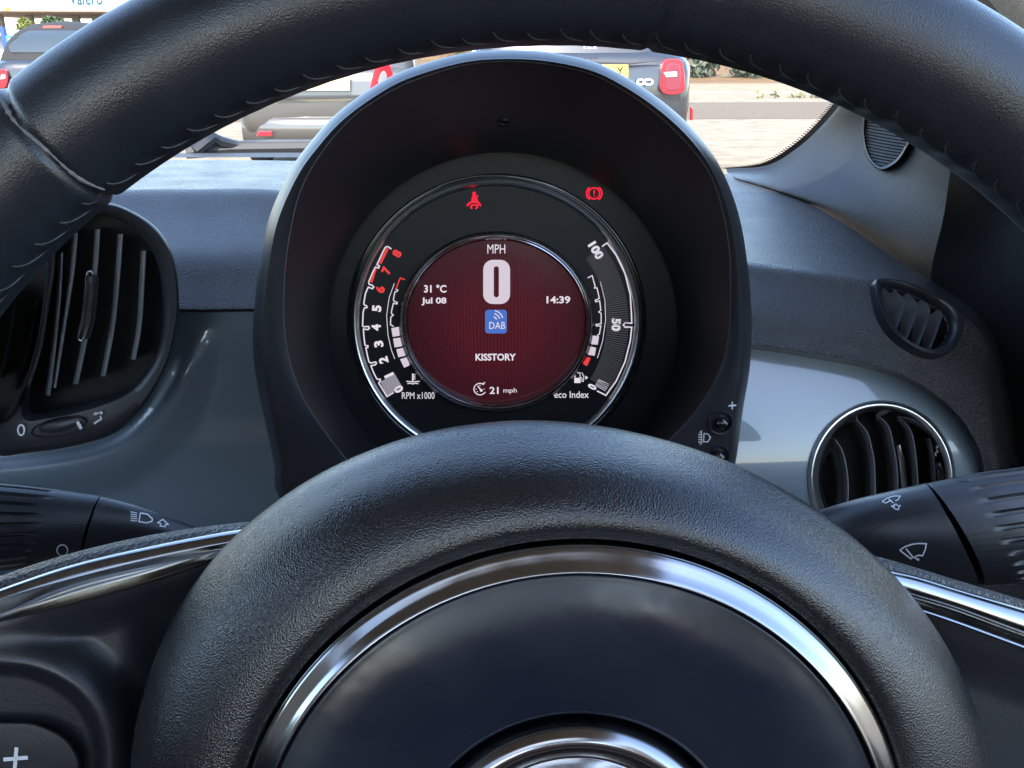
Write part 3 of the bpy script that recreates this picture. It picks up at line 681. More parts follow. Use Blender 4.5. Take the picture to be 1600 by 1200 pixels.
mb.tube([P(a + 3, b, FD + .004) for a, b in tb], [.0026] + [.0032] * (len(tb) - 2) + [.0026], 12); tabo = mb.build('adjuster_tab', M_SATIN, vent)
mb = MB(); mb.tube([P(a - 5, b, FD - .0004) for a, b in tb] + [P(tb[-1][0] - 3.5, tb[-1][1] + 4.5, FD - .0004), P(tb[-1][0], tb[-1][1] + 6.5, FD - .0004), P(tb[-1][0] + 3.5, tb[-1][1] + 4.5, FD - .0004)] + [P(a + 5, b, FD - .0004) for a, b in tb[::-1]] + [P(tb[0][0] + 3.5, tb[0][1] - 4.5, FD - .0004), P(tb[0][0], tb[0][1] - 6.5, FD - .0004), P(tb[0][0] - 3.5, tb[0][1] - 4.5, FD - .0004)], .00062, 8, closed=True); mb.build('chrome_edge', M_CHROME, tabo)
mb = MB(); frame_ring(mb, scl(slot, 1.12), slot, [(0, FD + .001), (.4, FD - .001), (1, FD + .001), (1.0, FD + .008)]); mb.build('slot_rim', M_SATIN, vent, 60)
mb = MB(); sl_ = [P(a, b, FD + .0015) for a, b in scl(slot, .99)]; mb.fan(sl_, P(92, 665, FD - .0022)); thw = mb.build('thumb_wheel', M_SATIN, vent, 70)
mb = MB(); stroke(mb, [(121, 659), (127, 670)], 5, lambda a, b: P(a, b, FD - .0015)); mb.build('marker', M_WHITEMARK, thw)
mb = MB(); prv = lambda a, b: P(a, b, FD - .0009)
stroke(mb, arc(33, 672, 5, 8, 0, 360, 24), 2.6, prv); mb.build('zero_mark', M_WHITEMARK, vent)
mb = MB(); poly(mb, arc(158, 645, 2.6, 2.6, 0, 360, 12)[:-1], prv); stroke(mb, [(157, 650), (158, 655), (151, 659), (147, 662)], 2.6, prv); stroke(mb, [(147, 648), (154, 645)], 2.6, prv); poly(mb, [(145, 648), (150, 643), (151, 649)], prv); mb.build('airflow_mark', M_WHITEMARK, vent)
# neighbour vent, mostly hidden by the wheel
mb = MB(); frame_ring(mb, scl(ventL, 1.16), ventL, [(0, .485), (0, FD + .003), (.5, FD - .001), (.9, FD + .003), (1, FD + .012), (1.0, FD + .035)])
v2 = mb.build('air_vent', M_PIANO, dash, 50, label='second tall black vent cut off at the left edge')
mb = MB(); mb.fan([P(a, b, FD + .034) for a, b in ventL]); mb.build('duct', M_DARK, v2)
for v_ in ([(30, 450), (20, 520), (4, 590)], [(58, 470), (46, 540), (26, 610)], [(-2, 450), (-14, 540), (-30, 600)]):
    mb = MB(); vane(mb, v_, FD + .008, -4, .02); mb.build('vane', M_PIANO, v2, 50)

# ---- round driver's vent (right)
VD = .459
def circ2(r, n=72, k=1.04): return [(RVX + r * cos(2 * pi * i / n), RVY + r * k * sin(2 * pi * i / n)) for i in range(n)]
def vring(mb, prof, n=96):
    mb.grid([[P(RVX + r * cos(2 * pi * i / n), RVY + r * 1.06 * sin(2 * pi * i / n), d) for i in range(n)] for r, d in prof], cu=True)
mb = MB(); mb.grid([[P(RVX + r * cos(2 * pi * i / 96), RVY + r * 1.06 * sin(2 * pi * i / 96), fas_depth(RVX + r * cos(2 * pi * i / 96), RVY + r * 1.06 * sin(2 * pi * i / 96)) * k + (1 - k) * (VD + .001) + e) for i in range(96)] for r, k, e in cr([(127, 1, .0015), (125, 1, .0001), (122, 1, .0012), (119, 1, .004), (117, 1, .008), (116, 1, .012)], 5)], cu=True); rv = mb.build('air_vent', M_FASCIA, dash, 50, label='round black driver\'s vent in a chrome ring')
mb = MB(); mb.grid([[P(RVX + r * cos(2 * pi * i / 96), RVY + r * 1.06 * sin(2 * pi * i / 96), fas_depth(RVX, RVY + r * 1.06 * sin(2 * pi * i / 96)) + e) for i in range(96)] for r, e in cr([(118, .010), (117, .002), (114.5, -.0014), (110, -.003), (105, -.0018), (101, .0025), (99.5, .008), (99, .014)], 4)], cu=True); mb.build('chrome_ring', M_RINGSATIN, rv, 60)
mb = MB(); vring(mb, [(101, VD + .004), (97, VD + .008), (92, VD + .020), (88, VD + .038)]); mb.build('housing', M_PIANO, rv, 50)
mb = MB(); mb.fan([P(a, b, VD + .037) for a, b in circ2(90)]); mb.build('duct', M_DARK, rv)
rvv = [[(1305, 687), (1315, 703), (1322, 729), (1325, 761), (1323, 800)], [(1338, 656), (1353, 673), (1361, 697), (1366, 729), (1368, 800)], [(1370, 648), (1387, 665), (1395, 693), (1402, 740), (1402, 800)], [(1403, 650), (1422, 671), (1430, 708), (1434, 759), (1434, 810)], [(1437, 665), (1451, 679), (1459, 713), (1462, 753), (1460, 800)]]
for v_ in rvv:
    mb = MB(); vane(mb, v_, VD + .011, -6, .02, 1.3); mb.build('vane', M_EDGE, rv, 50)
mb = MB(); mb.tube([P(1404, 695, VD + .006), P(1409, 720, VD + .004), P(1414, 770, VD + .004), P(1416, 800, VD + .006)], [.0012, .0016, .0016, .0012], 12); mb.build('adjuster_tab', M_CHROME, rv)
mb = MB(); prv = lambda a, b: P(a, b, VD + .004)
poly(mb, arc(1464, 698, 2, 2.5, 0, 360, 10)[:-1], prv); stroke(mb, [(1463, 701), (1466, 706), (1461, 708), (1463, 713)], 2, prv); mb.build('airflow_mark', M_WHITEMARK, rv)
mb = MB(); mb.tube([P(1466, 722, VD + .006), P(1471, 738, VD + .004), P(1471, 760, VD + .006)], [.0015, .0025, .002], 10); mb.build('thumb_wheel', M_PIANO, rv)

# ---- side window demister
def on_pad(x, y, lift):
    d = ray(x, y).normalized(); h, nn, i, ds = PADB.ray_cast(EYE, d)
    if h is None: return P(x, y, .47)
    if nn.dot(d) > 0: nn = -nn
    return h + nn * lift
dO = cr([(1359, 451), (1361, 444), (1374, 442.7), (1390, 444), (1417, 451), (1450, 466), (1477, 481), (1490, 497), (1497, 517), (1493, 536), (1481, 553), (1463, 561), (1443, 560.7), (1423, 553), (1397, 536), (1381, 518.7), (1369, 497), (1362, 473)], 5, True)
dI = cr([(1372, 455), (1386, 450), (1410, 456), (1437, 466.7), (1463, 482.7), (1477, 496), (1482, 513), (1478, 530.7), (1467, 544), (1450, 549), (1431, 546), (1412.7, 537), (1397, 521), (1383, 502.7), (1375, 480)], 5, True)
DP = on_pad(1430, 505, 0); DN = ((on_pad(1490, 520, 0) - on_pad(1362, 452, 0)).cross(on_pad(1425, 452, 0) - on_pad(1440, 562, 0))).normalized(); DN = DN if DN.y < 0 else -DN
def dm(x, y, h): return on_pad(x, y, 0) + DN * h
def ring_bearing(outer, inner, prof, f, n=140):
    rows = []
    cx = sum(p[0] for p in inner) / len(inner); cy = sum(p[1] for p in inner) / len(inner)
    def hit(polyl, a):
        best = 1e-3; dx, dy = cos(a), sin(a)
        for (x1, y1), (x2, y2) in zip(polyl, polyl[1:] + polyl[:1]):
            ex, ey = x2 - x1, y2 - y1; den = dx * ey - dy * ex
            if abs(den) < 1e-9: continue
            t = ((x1 - cx) * ey - (y1 - cy) * ex) / den; u = ((x1 - cx) * dy - (y1 - cy) * dx) / den
            if t > 0 and -1e-6 <= u <= 1 + 1e-6: best = max(best, t)
        return best
    hs = [(hit(outer, 2 * pi * k / n), hit(inner, 2 * pi * k / n), 2 * pi * k / n) for k in range(n)]
    for t_, h in prof: rows.append([f(cx + cos(a) * (o * (1 - t_) + i * t_), cy + sin(a) * (o * (1 - t_) + i * t_), h) for o, i, a in hs])
    return rows
DL = .006
mb = MB(); mb.grid(ring_bearing(dO, dI, [(0, -.012), (0, DL - .002), (.1, DL), (.55, DL), (.8, DL - .001), (.95, DL - .003), (1, DL - .004), (1, -.021)], dm), cu=True); dv = mb.build('demister_vent', M_SATIN, dash, 50)
mb = MB(); mb.fan([dm(a, b, -.020) for a, b in scl(dI, 1.15)]); mb.build('duct', M_DARK, dv)
for e_ in ([(375, 245), (440, 320), (465, 390), (430, 500), (390, 600)], [(495, 260), (580, 350), (612, 430), (570, 570), (500, 760)], [(640, 300), (725, 380), (765, 470), (715, 640), (620, 870)], [(810, 375), (880, 440), (905, 520), (865, 660), (760, 940)], [(985, 500), (1035, 515), (1040, 590), (1000, 720), (905, 965)]):
    pts = cr([(1330 + a / 7.5, 420 + b / 7.5) for a, b in e_], 6); n = len(pts); mb = MB()
    bk = [(a - 5 - 9 * sin(pi * min(1, i / (n * .8))) ** .8, b) for i, (a, b) in enumerate(pts)]
    mb.grid([[dm(a, b, -.007) for a, b in bk], [dm((a + c * 2) / 3, (b + d * 2) / 3, -.0025) for (a, b), (c, d) in zip(bk, pts)], [dm(a - .9, b, .0010) for a, b in pts], [dm(a, b, .0016) for a, b in pts], [dm(a + .9, b, .0012) for a, b in pts], [dm(a + .2, b, -.010) for a, b in pts]])
    mb.build('vane', M_VANE, dv, 50)

# ================================================================== INSTRUMENT CLUSTER
CD_ = .462
CP = P(778, 503, CD_); CN = V((0, -1, .07)).normalized()
clu = thing('instrument_cluster', CP, 'round hooded instrument cluster with a lit red digital speed display', 'instrument cluster')
LIP = .395
hO = [(437, 778), (429, 729), (415, 663), (403, 607), (395, 545), (396, 495), (403, 430), (415, 360), (431, 312), (457, 260), (485, 222), (523, 180), (576, 140), (634, 109), (720, 84), (790, 78), (860, 82), (929, 97), (981, 122), (1032, 156), (1078, 196), (1113, 239), (1140, 292), (1158, 350), (1169, 420), (1174, 480), (1174, 530), (1171, 580), (1161, 640), (1149, 725), (1130, 800), (1080, 880), (800, 900), (520, 880)]
hI = [(560, 735), (541, 719), (492, 654), (466, 607), (450, 556), (443, 500), (444, 430), (452, 365), (468, 300), (495, 248), (530, 203), (570, 167), (634, 130), (720, 102), (790, 95), (860, 100), (930, 117), (985, 147), (1035, 185), (1078, 228), (1110, 272), (1130, 330), (1140, 390), (1142, 450), (1140, 519), (1125, 580), (1086, 645), (1044, 689), (980, 745), (890, 790), (780, 805), (660, 790), (600, 762)]
hOs = cr(hO, 6, True); hIs = cr(hI, 6, True)
FX, FY = 786, 508
def faceR(a):  # outline of the flat face
    return [(FX + 274 * cos(t), FY + 270 * sin(t)) for t in a]
mb = MB(); n = 240
def hitp(polyl, a, cx=FX, cy=FY):
    best = 1e-3; dx, dy = cos(a), sin(a)
    for (x1, y1), (x2, y2) in zip(polyl, polyl[1:] + polyl[:1]):
        ex, ey = x2 - x1, y2 - y1; den = dx * ey - dy * ex
        if abs(den) < 1e-9: continue
        t = ((x1 - cx) * ey - (y1 - cy) * ex) / den; u = ((x1 - cx) * dy - (y1 - cy) * dx) / den
        if t > 0 and -1e-6 <= u <= 1 + 1e-6: best = max(best, t)
    return best
ang = [2 * pi * k / n for k in range(n)]
rO = [hitp(hOs, a) for a in ang]; rI = [hitp(hIs, a) for a in ang]
def hrow(fr, d, k=None):
    o = []
    for a, ro, ri in zip(ang, rO, rI):
        r = fr(ro, ri, a); dd = d(a, ro, ri) if callable(d) else d; o.append(P(FX + r * cos(a), FY + r * sin(a), dd))
    return o
# the lip narrows to a rounded edge along the top and widens into a flat face low down
rows = [hrow(lambda o, i, a: o * .66, .66), hrow(lambda o, i, a: o * .80, .56), hrow(lambda o, i, a: o * .90, .47), hrow(lambda o, i, a: o - 9, LIP + .032), hrow(lambda o, i, a: o - 1.5, LIP + .018), hrow(lambda o, i, a: o, LIP + .0125),
        hrow(lambda o, i, a: o - 3, LIP + .0088), hrow(lambda o, i, a: o - 7, LIP + .0050), hrow(lambda o, i, a: o - 11, LIP + .0020), hrow(lambda o, i, a: o - 14, LIP + .0004)]
for t_ in (.03, .25, .5, .75, .92, 1.0):
    rows.append(hrow(lambda o, i, a, t_=t_: max(i, o - 14) * (1 - t_) + i * t_, lambda a, o, i, t_=t_: LIP + .003 * t_ * t_))
mb.grid(rows, cu=True); HB = mb.bvh(); mb.build('hood', M_HOOD, clu, 50)
mb = MB(); rows = []
for t_, e in ((0, LIP + .004), (.03, LIP + .0055), (.3, LIP + .022), (.65, LIP + .042), (1, CD_ - .002)):
    rows.append(hrow(lambda o, i, a, t_=t_: i * (1 - t_) + t_ * math.hypot(274 * cos(a), 270 * sin(a)), e))
mb.grid(rows, cu=True); LINB = mb.bvh(); mb.build('hood_lining', M_HOODIN, clu, 60)
mb = MB(); mb.tube(hrow(lambda o, i, a: i, LIP + .0036), .00045, 8, closed=True); mb.build('lip_highlight', M_VANE, clu)  # thin paler tube paints the highlight along the lip's edge
pf = proj_plane(CP, CN, 0.0)
def pfl(h): return proj_plane(CP, CN, h)
mb = MB(); mb.fan([pfl(.0)(FX + 290 * cos(a), FY + 286 * sin(a)) for a in ang]); mb.build('dial_face', M_FACE, clu)
# outer chrome ring of the dial
def ering(cx, cy, rx, ry, prof, n=160):
    return [[pfl(h)(cx + (rx + dr) * cos(2 * pi * k / n), cy + (ry + dr) * sin(2 * pi * k / n)) for k in range(n)] for dr, h in prof]
mb = MB(); mb.grid(ering(776, 500, 222, 217, [(2.5, .0002), (2, .0020), (.5, .0034), (-2, .0030), (-5, .0016), (-7.5, .0008), (-8, .0002)]), cu=True); mb.build('dial_ring', M_RINGSATIN, clu, 60)
mb = MB(); mb.grid(ering(776, 500, 232, 227, [(2, .0001), (1, .0008), (-3, .0010), (-6, .0004)]), cu=True); mb.build('dial_rim', M_PIANO, clu, 60)
# inner raised ring with the round screen
mb = MB(); mb.grid(ering(775.5, 503, 149, 138, [(1, .0002), (1, .005), (-1, .0068), (-3, .0070), (-5.5, .0060), (-7, .0062), (-9, .0050), (-10, .0030), (-10.5, .001)]), cu=True); mb.build('screen_ring', M_CHROME, clu, 60)
mb = MB(); mb.grid(ering(775.5, 503, 149, 138, [(4, .0003), (3, .0022), (1, .0035), (-1, .0036)]), cu=True); mb.build('screen_collar', M_PIANO, clu, 60)
mb = MB(); mb.fan([pfl(.0012)(775.5 + 140 * cos(a), 503 + 129 * sin(a)) for a in ang]); scr = mb.build('centre_screen', M_SCREEN, clu)
ps = pfl(.0015)
def sub(name, m, fn, parent, smooth=0):
    mb = MB(); fn(mb); return mb.build(name, m, parent, smooth)
sub('unit_text', M_LWHITE, lambda m: text(m, 'MPH', 775.5, 389, 28, 14, ps, bold=.0), scr)
def bigzero(m):
    o = rrect(755, 406, 797, 475, 15); i = rrect(771.5, 416, 779.5, 464.5, 3.9)
    for k in range(len(o)):
        j = (k + 1) % len(o); m.add([ps(*o[k]), ps(*o[j]), ps(*i[j]), ps(*i[k])], [[0, 1, 2, 3]])
sub('speed_readout', M_LPINK, bigzero, scr)
sub('temperature_readout', M_LWHITE, lambda m: text(m, '31 °C', 680, 451, 35, 12.5, ps, bold=.028), scr)
sub('date_readout', M_LWHITE, lambda m: text(m, 'Jul 08', 678, 471, 39, 12.5, ps, bold=.028), scr)
sub('clock_readout', M_LWHITE, lambda m: text(m, '14:39', 872.5, 468.5, 37, 11.5, ps, bold=.028), scr)
sub('radio_icon', M_LBLUE, lambda m: poly(m, rrect(758, 484, 792, 521, 5), ps), scr)
ps2 = pfl(.0018)
def dab(m):
    text(m, 'DAB', 777, 508.5, 25, 11, ps2, bold=.0)
    for r in (6, 11, 16): stroke(m, arc(770, 501, r, r, 15, 78, 10), 1.6, ps2)
sub('radio_mark', M_LWHITE, dab, scr)
sub('station_text', M_LWHITE, lambda m: text(m, 'KISSTORY', 774.5, 558, 63, 11, ps, bold=.03), scr)
def limiter(m):
    stroke(m, arc(750, 608, 9.5, 9, 50, 330, 26), 1.5, ps); stroke(m, [(746.5, 603), (751.5, 609.5)], 1.8, ps); stroke(m, [(753, 600.5), (758, 597.5)], 1.5, ps); poly(m, arc(752, 610, 2.2, 2.2, 0, 360, 10)[:-1], ps)
    [stroke(m, [(750 + 5.2 * cos(R(a)), 608 - 5 * sin(R(a))), (750 + 7.0 * cos(R(a)), 608 - 6.8 * sin(R(a)))], 1.1, ps) for a in (90, 180, 225, 0)]
    text(m, '21', 772, 610, 14, 11, ps, bold=.02)
sub('speed_limit_readout', M_LWHITE, limiter, scr)
sub('limit_unit', M_LWHITE, lambda m: text(m, 'mph', 797, 611, 21, 9.5, ps, bold=.004), scr)

# rev counter
pg = pfl(.0006)
def mapz(X, Y, ox=545, oy=360, s_=4.283): return (ox + X / s_, oy + Y / s_)
def mz(l, **k): return [mapz(a, b, **k) for a, b in l]
gauge = sub('rev_counter', M_LWHITE, lambda m: (
    stroke(m, mz([(285, 125), (262, 108), (245, 112), (225, 150), (195, 215), (188, 228), (205, 238), (200, 252), (178, 245), (160, 280), (133, 345), (135, 360), (158, 368), (168, 380), (158, 390), (130, 380), (112, 420), (100, 490), (105, 500), (120, 505), (122, 516), (104, 520), (96, 545), (92, 640), (100, 645), (132, 643), (138, 655), (128, 664), (98, 660), (100, 700), (108, 768), (118, 772), (128, 772), (127, 784), (114, 786), (125, 840), (135, 880), (148, 888), (180, 880), (185, 890), (176, 900), (148, 906), (165, 950), (185, 990), (196, 998), (210, 995), (212, 1006), (200, 1022), (230, 1070), (255, 1112), (300, 1085)]), 2.0, pg)), clu)
def rnum(ch, X, Y, rot, m_, wd=9, ht=13): sub('numeral', m_, lambda m: text(m, ch, *mapz(X, Y), wd * 1.12, ht * 1.12, pg, rot=rot, bold=.045), gauge)
rnum('8', 322, 155, -62, M_LRED); rnum('7', 252, 268, -66, M_LRED); rnum('6', 210, 395, -76, M_LRED)
rnum('5', 187, 522, -85, M_LWHITE); rnum('4', 183, 650, -92, M_LWHITE); rnum('3', 200, 760, -98, M_LWHITE); rnum('2', 232, 868, -104, M_LWHITE)
rnum('1', 270, 970, -115, M_LWHITE, 4, 14); rnum('0', 333, 1062, -118, M_LWHITE)
sub('red_zone', M_LRED, lambda m: (poly(m, mz([(200, 218), (218, 225), (268, 122), (250, 118)]), pg), poly(m, mz([(142, 345), (158, 350), (188, 252), (176, 250)]), pg)), gauge)
def revfill(m):
    for k in range(9):
        t_ = k / 8; a = (212 + 38 * t_, 1018 + 82 * t_); b = (312 + 42 * t_, 968 + 75 * t_)
        stroke(m, mz([a, b]), 1.7, pg)
sub('bar_fill', M_LDIM, revfill, gauge)
sub('scale_text', M_LWHITE, lambda m: text(m, 'RPM x1000', 653.5, 618, 51, 10.5, pg, bold=.0), gauge)
# coolant gauge
cg = sub('coolant_gauge', M_LWHITE, lambda m: (stroke(m, mz([(312, 392), (328, 400), (322, 408), (308, 412), (298, 465), (305, 475), (325, 482), (322, 492), (298, 488), (284, 550), (290, 562), (298, 566), (290, 574), (281, 580), (279, 632), (300, 642)]), 1.6, pg), stroke(m, mz([(305, 355), (270, 450), (253, 570), (262, 700), (285, 800), (308, 860)]), 1.0, pg)), clu)
sub('hot_mark', M_LRED, lambda m: stroke(m, mz([(375, 330), (345, 318), (335, 340), (315, 395)]), 1.8, pg), cg)
for a in ([(282, 652), (340, 642), (350, 705), (292, 715)], [(294, 722), (352, 714), (368, 775), (305, 786)], [(315, 794), (372, 782), (388, 838), (330, 852)], [(340, 860), (394, 845), (408, 905), (370, 922)]):
    c_ = mz(a); sub('bar_segment', M_LPINK, lambda m, c_=c_: poly(m, scl(c_, .93), pg), cg)
def thermo(m):
    stroke(m, mz([(428, 958), (428, 1010)]), 2.2, pg); [stroke(m, mz([(430, y_), (446, y_)]), 1.4, pg) for y_ in (966, 980, 994)]
    stroke(m, mz([(385, 1010), (410, 1012), (428, 1014), (448, 1012), (475, 1010)]), 1.5, pg); stroke(m, mz([(392, 1026), (410, 1022), (428, 1028), (448, 1022), (465, 1027)]), 1.5, pg)
sub('coolant_mark', M_LWHITE, thermo, cg)
# eco gauge
kw = dict(ox=860, oy=360, s_=4.287)
def mr(l): return mz(l, **kw)
eco = sub('eco_gauge', M_LWHITE, lambda m: (stroke(m, mr([(345, 108), (380, 84), (440, 165), (500, 290), (535, 430), (543, 560), (545, 622), (500, 620), (488, 634), (500, 648), (545, 648), (535, 740), (500, 880), (440, 1010), (372, 1105), (312, 1075)]), 2.0, pg)), clu)
for s_, X, Y, rt, wd in (('100', 306, 135, 58, 28), ('50', 440, 632, 92, 20), ('0', 280, 1048, 118, 7)):
    sub('numeral', M_LWHITE, lambda m: text(m, s_, *mr([(X, Y)])[0], wd, 14.5, pg, rot=rt, bold=.05), eco)
def ecoband(m):
    for k in range(64):
        t_ = k / 63; a0 = R(35.5 - 67 * t_)
        c0, r0, r1 = (776, 503), 172, 206
        stroke(m, [(776 + r0 * cos(a0), 503 - r0 * sin(a0) * .98), (776 + r1 * cos(a0), 503 - r1 * sin(a0) * .98)], 1.1, pg)
sub('bar_fill', emis('lit faint', (.5, .5, .6), .20), ecoband, eco)
def ecofill(m):
    for k in range(5): t_ = k / 4; stroke(m, mr([(300 + 20 * t_, 1035 - 35 * t_), (370 + 25 * t_, 1075 - 45 * t_)]), 1.6, pg)
sub('bar_level', M_LDIM, ecofill, eco)
sub('scale_text', M_LWHITE, lambda m: text(m, 'eco Index', 893, 616.5, 54, 10.5, pg, bold=.006), eco)
fg = sub('fuel_gauge', M_LWHITE, lambda m: (stroke(m, mr([(250, 318), (280, 303), (300, 375), (295, 386), (312, 385), (328, 455), (300, 468), (304, 478), (330, 472), (338, 535), (324, 546), (340, 556), (340, 625), (305, 630), (308, 640), (338, 640), (328, 695), (312, 705)]), 1.6, pg), stroke(m, mr([(335, 345), (365, 470), (370, 600), (350, 740), (315, 855)]), 1.0, pg)), clu)
for a, m_ in (([(284, 702), (328, 708), (318, 768), (272, 765)], M_LPINK), ([(270, 775), (308, 785), (298, 842), (250, 835)], M_LPINK), ([(248, 845), (272, 855), (245, 912), (216, 895)], M_LRED)):
    c_ = mr(a); sub('bar_segment', m_, lambda m: poly(m, scl(c_, .93), pg), fg)
def pump(m):
    poly(m, mr([(160, 1022), (202, 1022), (202, 988), (160, 988)]), pg); stroke(m, mr([(166, 988), (168, 954), (198, 954), (200, 988)]), 1.2, pg)
    stroke(m, mr([(204, 985), (211, 990), (211, 1010), (220, 1012), (224, 980), (211, 952)]), 1.2, pg); poly(m, mr([(234, 972), (234, 1000), (253, 986)]), pg)
sub('fuel_mark', M_LWHITE, pump, fg)
# warning lamps
def mw(l): return [(700 + a / 5.714, 270 + b / 5.714) for a, b in l]
def belt(m):
    poly(m, arc(*mw([(233, 184)])[0], 3.0, 2.8, 0, 360, 14)[:-1], pg)
    poly(m, mw([(205, 270), (212, 220), (222, 200), (245, 200), (262, 225), (272, 270)]), pg); stroke(m, mw([(240, 235), (268, 200)]), 2.2, pg)
    stroke(m, mw([(203, 290), (272, 286)]), 2.0, pg); stroke(m, mw([(168, 296), (190, 272), (205, 262)]), 2.6, pg); stroke(m, mw([(292, 296), (282, 278), (270, 262)]), 2.6, pg)
    stroke(m, mw([(215, 322), (204, 305), (212, 290)]), 2.4, pg); stroke(m, mw([(247, 322), (262, 305), (262, 285)]), 2.4, pg)
wl = sub('warning_lamp', M_LWARN, belt, clu); wl['label'] = 'red seat belt warning lamp'
def brake(m):
    c_ = mw([(1305, 184)])[0]; stroke(m, arc(*c_, 8.6, 8.6, 0, 360, 30), 2.0, pg); stroke(m, arc(*c_, 12, 11.6, 125, 235, 14), 2.2, pg); stroke(m, arc(*c_, 12, 11.6, -55, 55, 14), 2.2, pg)
    stroke(m, [(c_[0], c_[1] - 5), (c_[0], c_[1] + 1.5)], 1.8, pg); poly(m, arc(c_[0], c_[1] + 4.4, 1.1, 1.1, 0, 360, 8)[:-1], pg)
wl = sub('warning_lamp', M_LWARN, brake, clu); wl['label'] = 'red brake warning lamp'
# small sensor in the hood lining
mb = MB()
HLB = LINB
d0 = ray(787, 191).normalized(); c0, n0, _, _ = HLB.ray_cast(EYE, d0); n0 = -n0 if n0.dot(d0) > 0 else n0; mb.tube([c0 - n0 * .001, c0 + n0 * .0008, c0 + n0 * .0014], [.0032, .003, .0014], 18); mb.build('light_sensor', M_PIANO, clu)
# headlamp levelling buttons on the right of the hood
ph = proj_mesh(HB, .0002)
bl = []
for X, Y in ((1126, 660), (1121, 712)):
    c_ = ph(X, Y) or P(X, Y, LIP); nrm = V((-.05, -1, .15)).normalized(); u_ = V((1, 0, 0)); v_ = nrm.cross(u_).normalized(); u_ = v_.cross(nrm)
    def rg(r, h): return [c_ + nrm * h + (u_ * cos(2 * pi * k / 28) + v_ * sin(2 * pi * k / 28)) * r for k in range(28)]
    mb = MB(); mb.grid([rg(.0062, -.002), rg(.0062, .0002), rg(.0055, .0012), rg(.0045, .0008), rg(.0042, -.001)], cu=True); mb.fan(rg(.0042, -.001)); b_ = mb.build('level_button', M_SATIN, clu, 60)
    mb = MB(); mb.grid([rg(.0030, -.001), rg(.0030, .0032), rg(.0026, .0046), rg(.0014, .0053)], cu=True); mb.fan(rg(.0014, .0053)); mb.build('button_cap', M_PIANO, b_, 60)
sub('plus_mark', M_WHITEMARK, lambda m: (stroke(m, [(1138, 634), (1150, 633)], 2, ph), stroke(m, [(1144, 627.5), (1144, 639.5)], 2, ph)), clu)
sub('headlamp_mark', M_WHITEMARK, lambda m: (stroke(m, [(1100, 677), (1106, 678), (1110, 683), (1106, 690), (1099, 690), (1100, 677)], 1.6, ph), [stroke(m, [(1091, y_), (1097, y_ - .5)], 1.5, ph) for y_ in (679, 683, 687, 691)], stroke(m, [(1093, 676), (1096, 673), (1096, 693), (1093, 695)], 1.2, ph)), clu)

# ================================================================== STEERING WHEEL
WC = EYE + V((.0227, .1759, -.1552)); TIL, PSI = R(11.5), R(-2.1)
WN = V((sin(PSI) * cos(TIL), -cos(PSI) * cos(TIL), sin(TIL))); WX = V((cos(PSI), sin(PSI), 0)); WY = WN.cross(WX)
def WL(x, y, h): return WC + WX * x + WY * y + WN * h
def WP(px, py, h): return on_plane(px, py, WC + WN * h, WN)
whl = thing('steering_wheel', WC, 'black leather steering wheel with chrome ringed hub in front of the dials', 'steering wheel')
RT = .0147; RC = .1875 - RT
def wang(px, py): q = WP(px, py, .012) - WC; return math.atan2(q.dot(WY), q.dot(WX))
JOINTS = [wang(1036, 30), wang(72, 232)]
def rim_pt(th, ph_, lift=0.0):
    r = RT + lift
    for j, dp in zip(JOINTS, (.0008, .0012)): r -= dp * math.exp(-((th - j) / .006) ** 2) if lift < .0004 else 0
    if lift < .0004: r -= .0007 * math.exp(-((ph_ % (2 * pi) - pi * .985) / .07) ** 2)
    if lift < .0004: r += .0002 * cos(th * 152 + .6) * math.exp(-((ph_ % (2 * pi) - pi * .92) / .30) ** 2)
    a = r * cos(ph_); b = r * 1.08 * sin(ph_)
    return WC + (WX * cos(th) + WY * sin(th)) * (RC + a) + WN * b
mb = MB(); N = 1520; ths = [2 * pi * k / N for k in range(N)]
mb.grid([[rim_pt(t_, 2 * pi * k / 40) for k in range(40)] for t_ in ths], cu=True, cv=True); RB = mb.bvh(); rim = mb.build('rim', M_LEATHER, whl, 0); rim.data.shade_smooth()
# lacing along the inner edge
mb = MB(); nst = 152
for k in range(nst):
    t_ = 2 * pi * (k + random.uniform(-.06, .06)) / nst; d_ = 2 * pi / nst; h_ = random.uniform(.85, .88)
    pth = [rim_pt(t_ - d_ * (.92 * f ** 1.3), pi * (h_ + (.97 - h_) * (1 - (1 - f) ** 1.6)), .00005) for f in [q / 9 for q in range(10)]]
    mb.tube(pth, .0002, 6)
    pth = [rim_pt(t_ - d_ * .06 * f, pi * (h_ + (.91 - h_) * f), .00003) for f in [q / 4 for q in range(5)]]
    mb.tube(pth, .00011, 5)
mb.build('stitching', M_THREAD, rim, 60)
mb = MB(); mb.tube([rim_pt(JOINTS[1] + .012 - .022 * f + .0015 * sin(f * 17), pi * (.04 + .86 * f), .00002) for f in [q / 40 for q in range(41)]], [.00020 + .0005 * abs(sin(q * .33)) * abs(sin(q * 1.7 + 1)) for q in range(41)], 7); mb.build('leather_seam', M_GREYTHREAD, rim, 60)
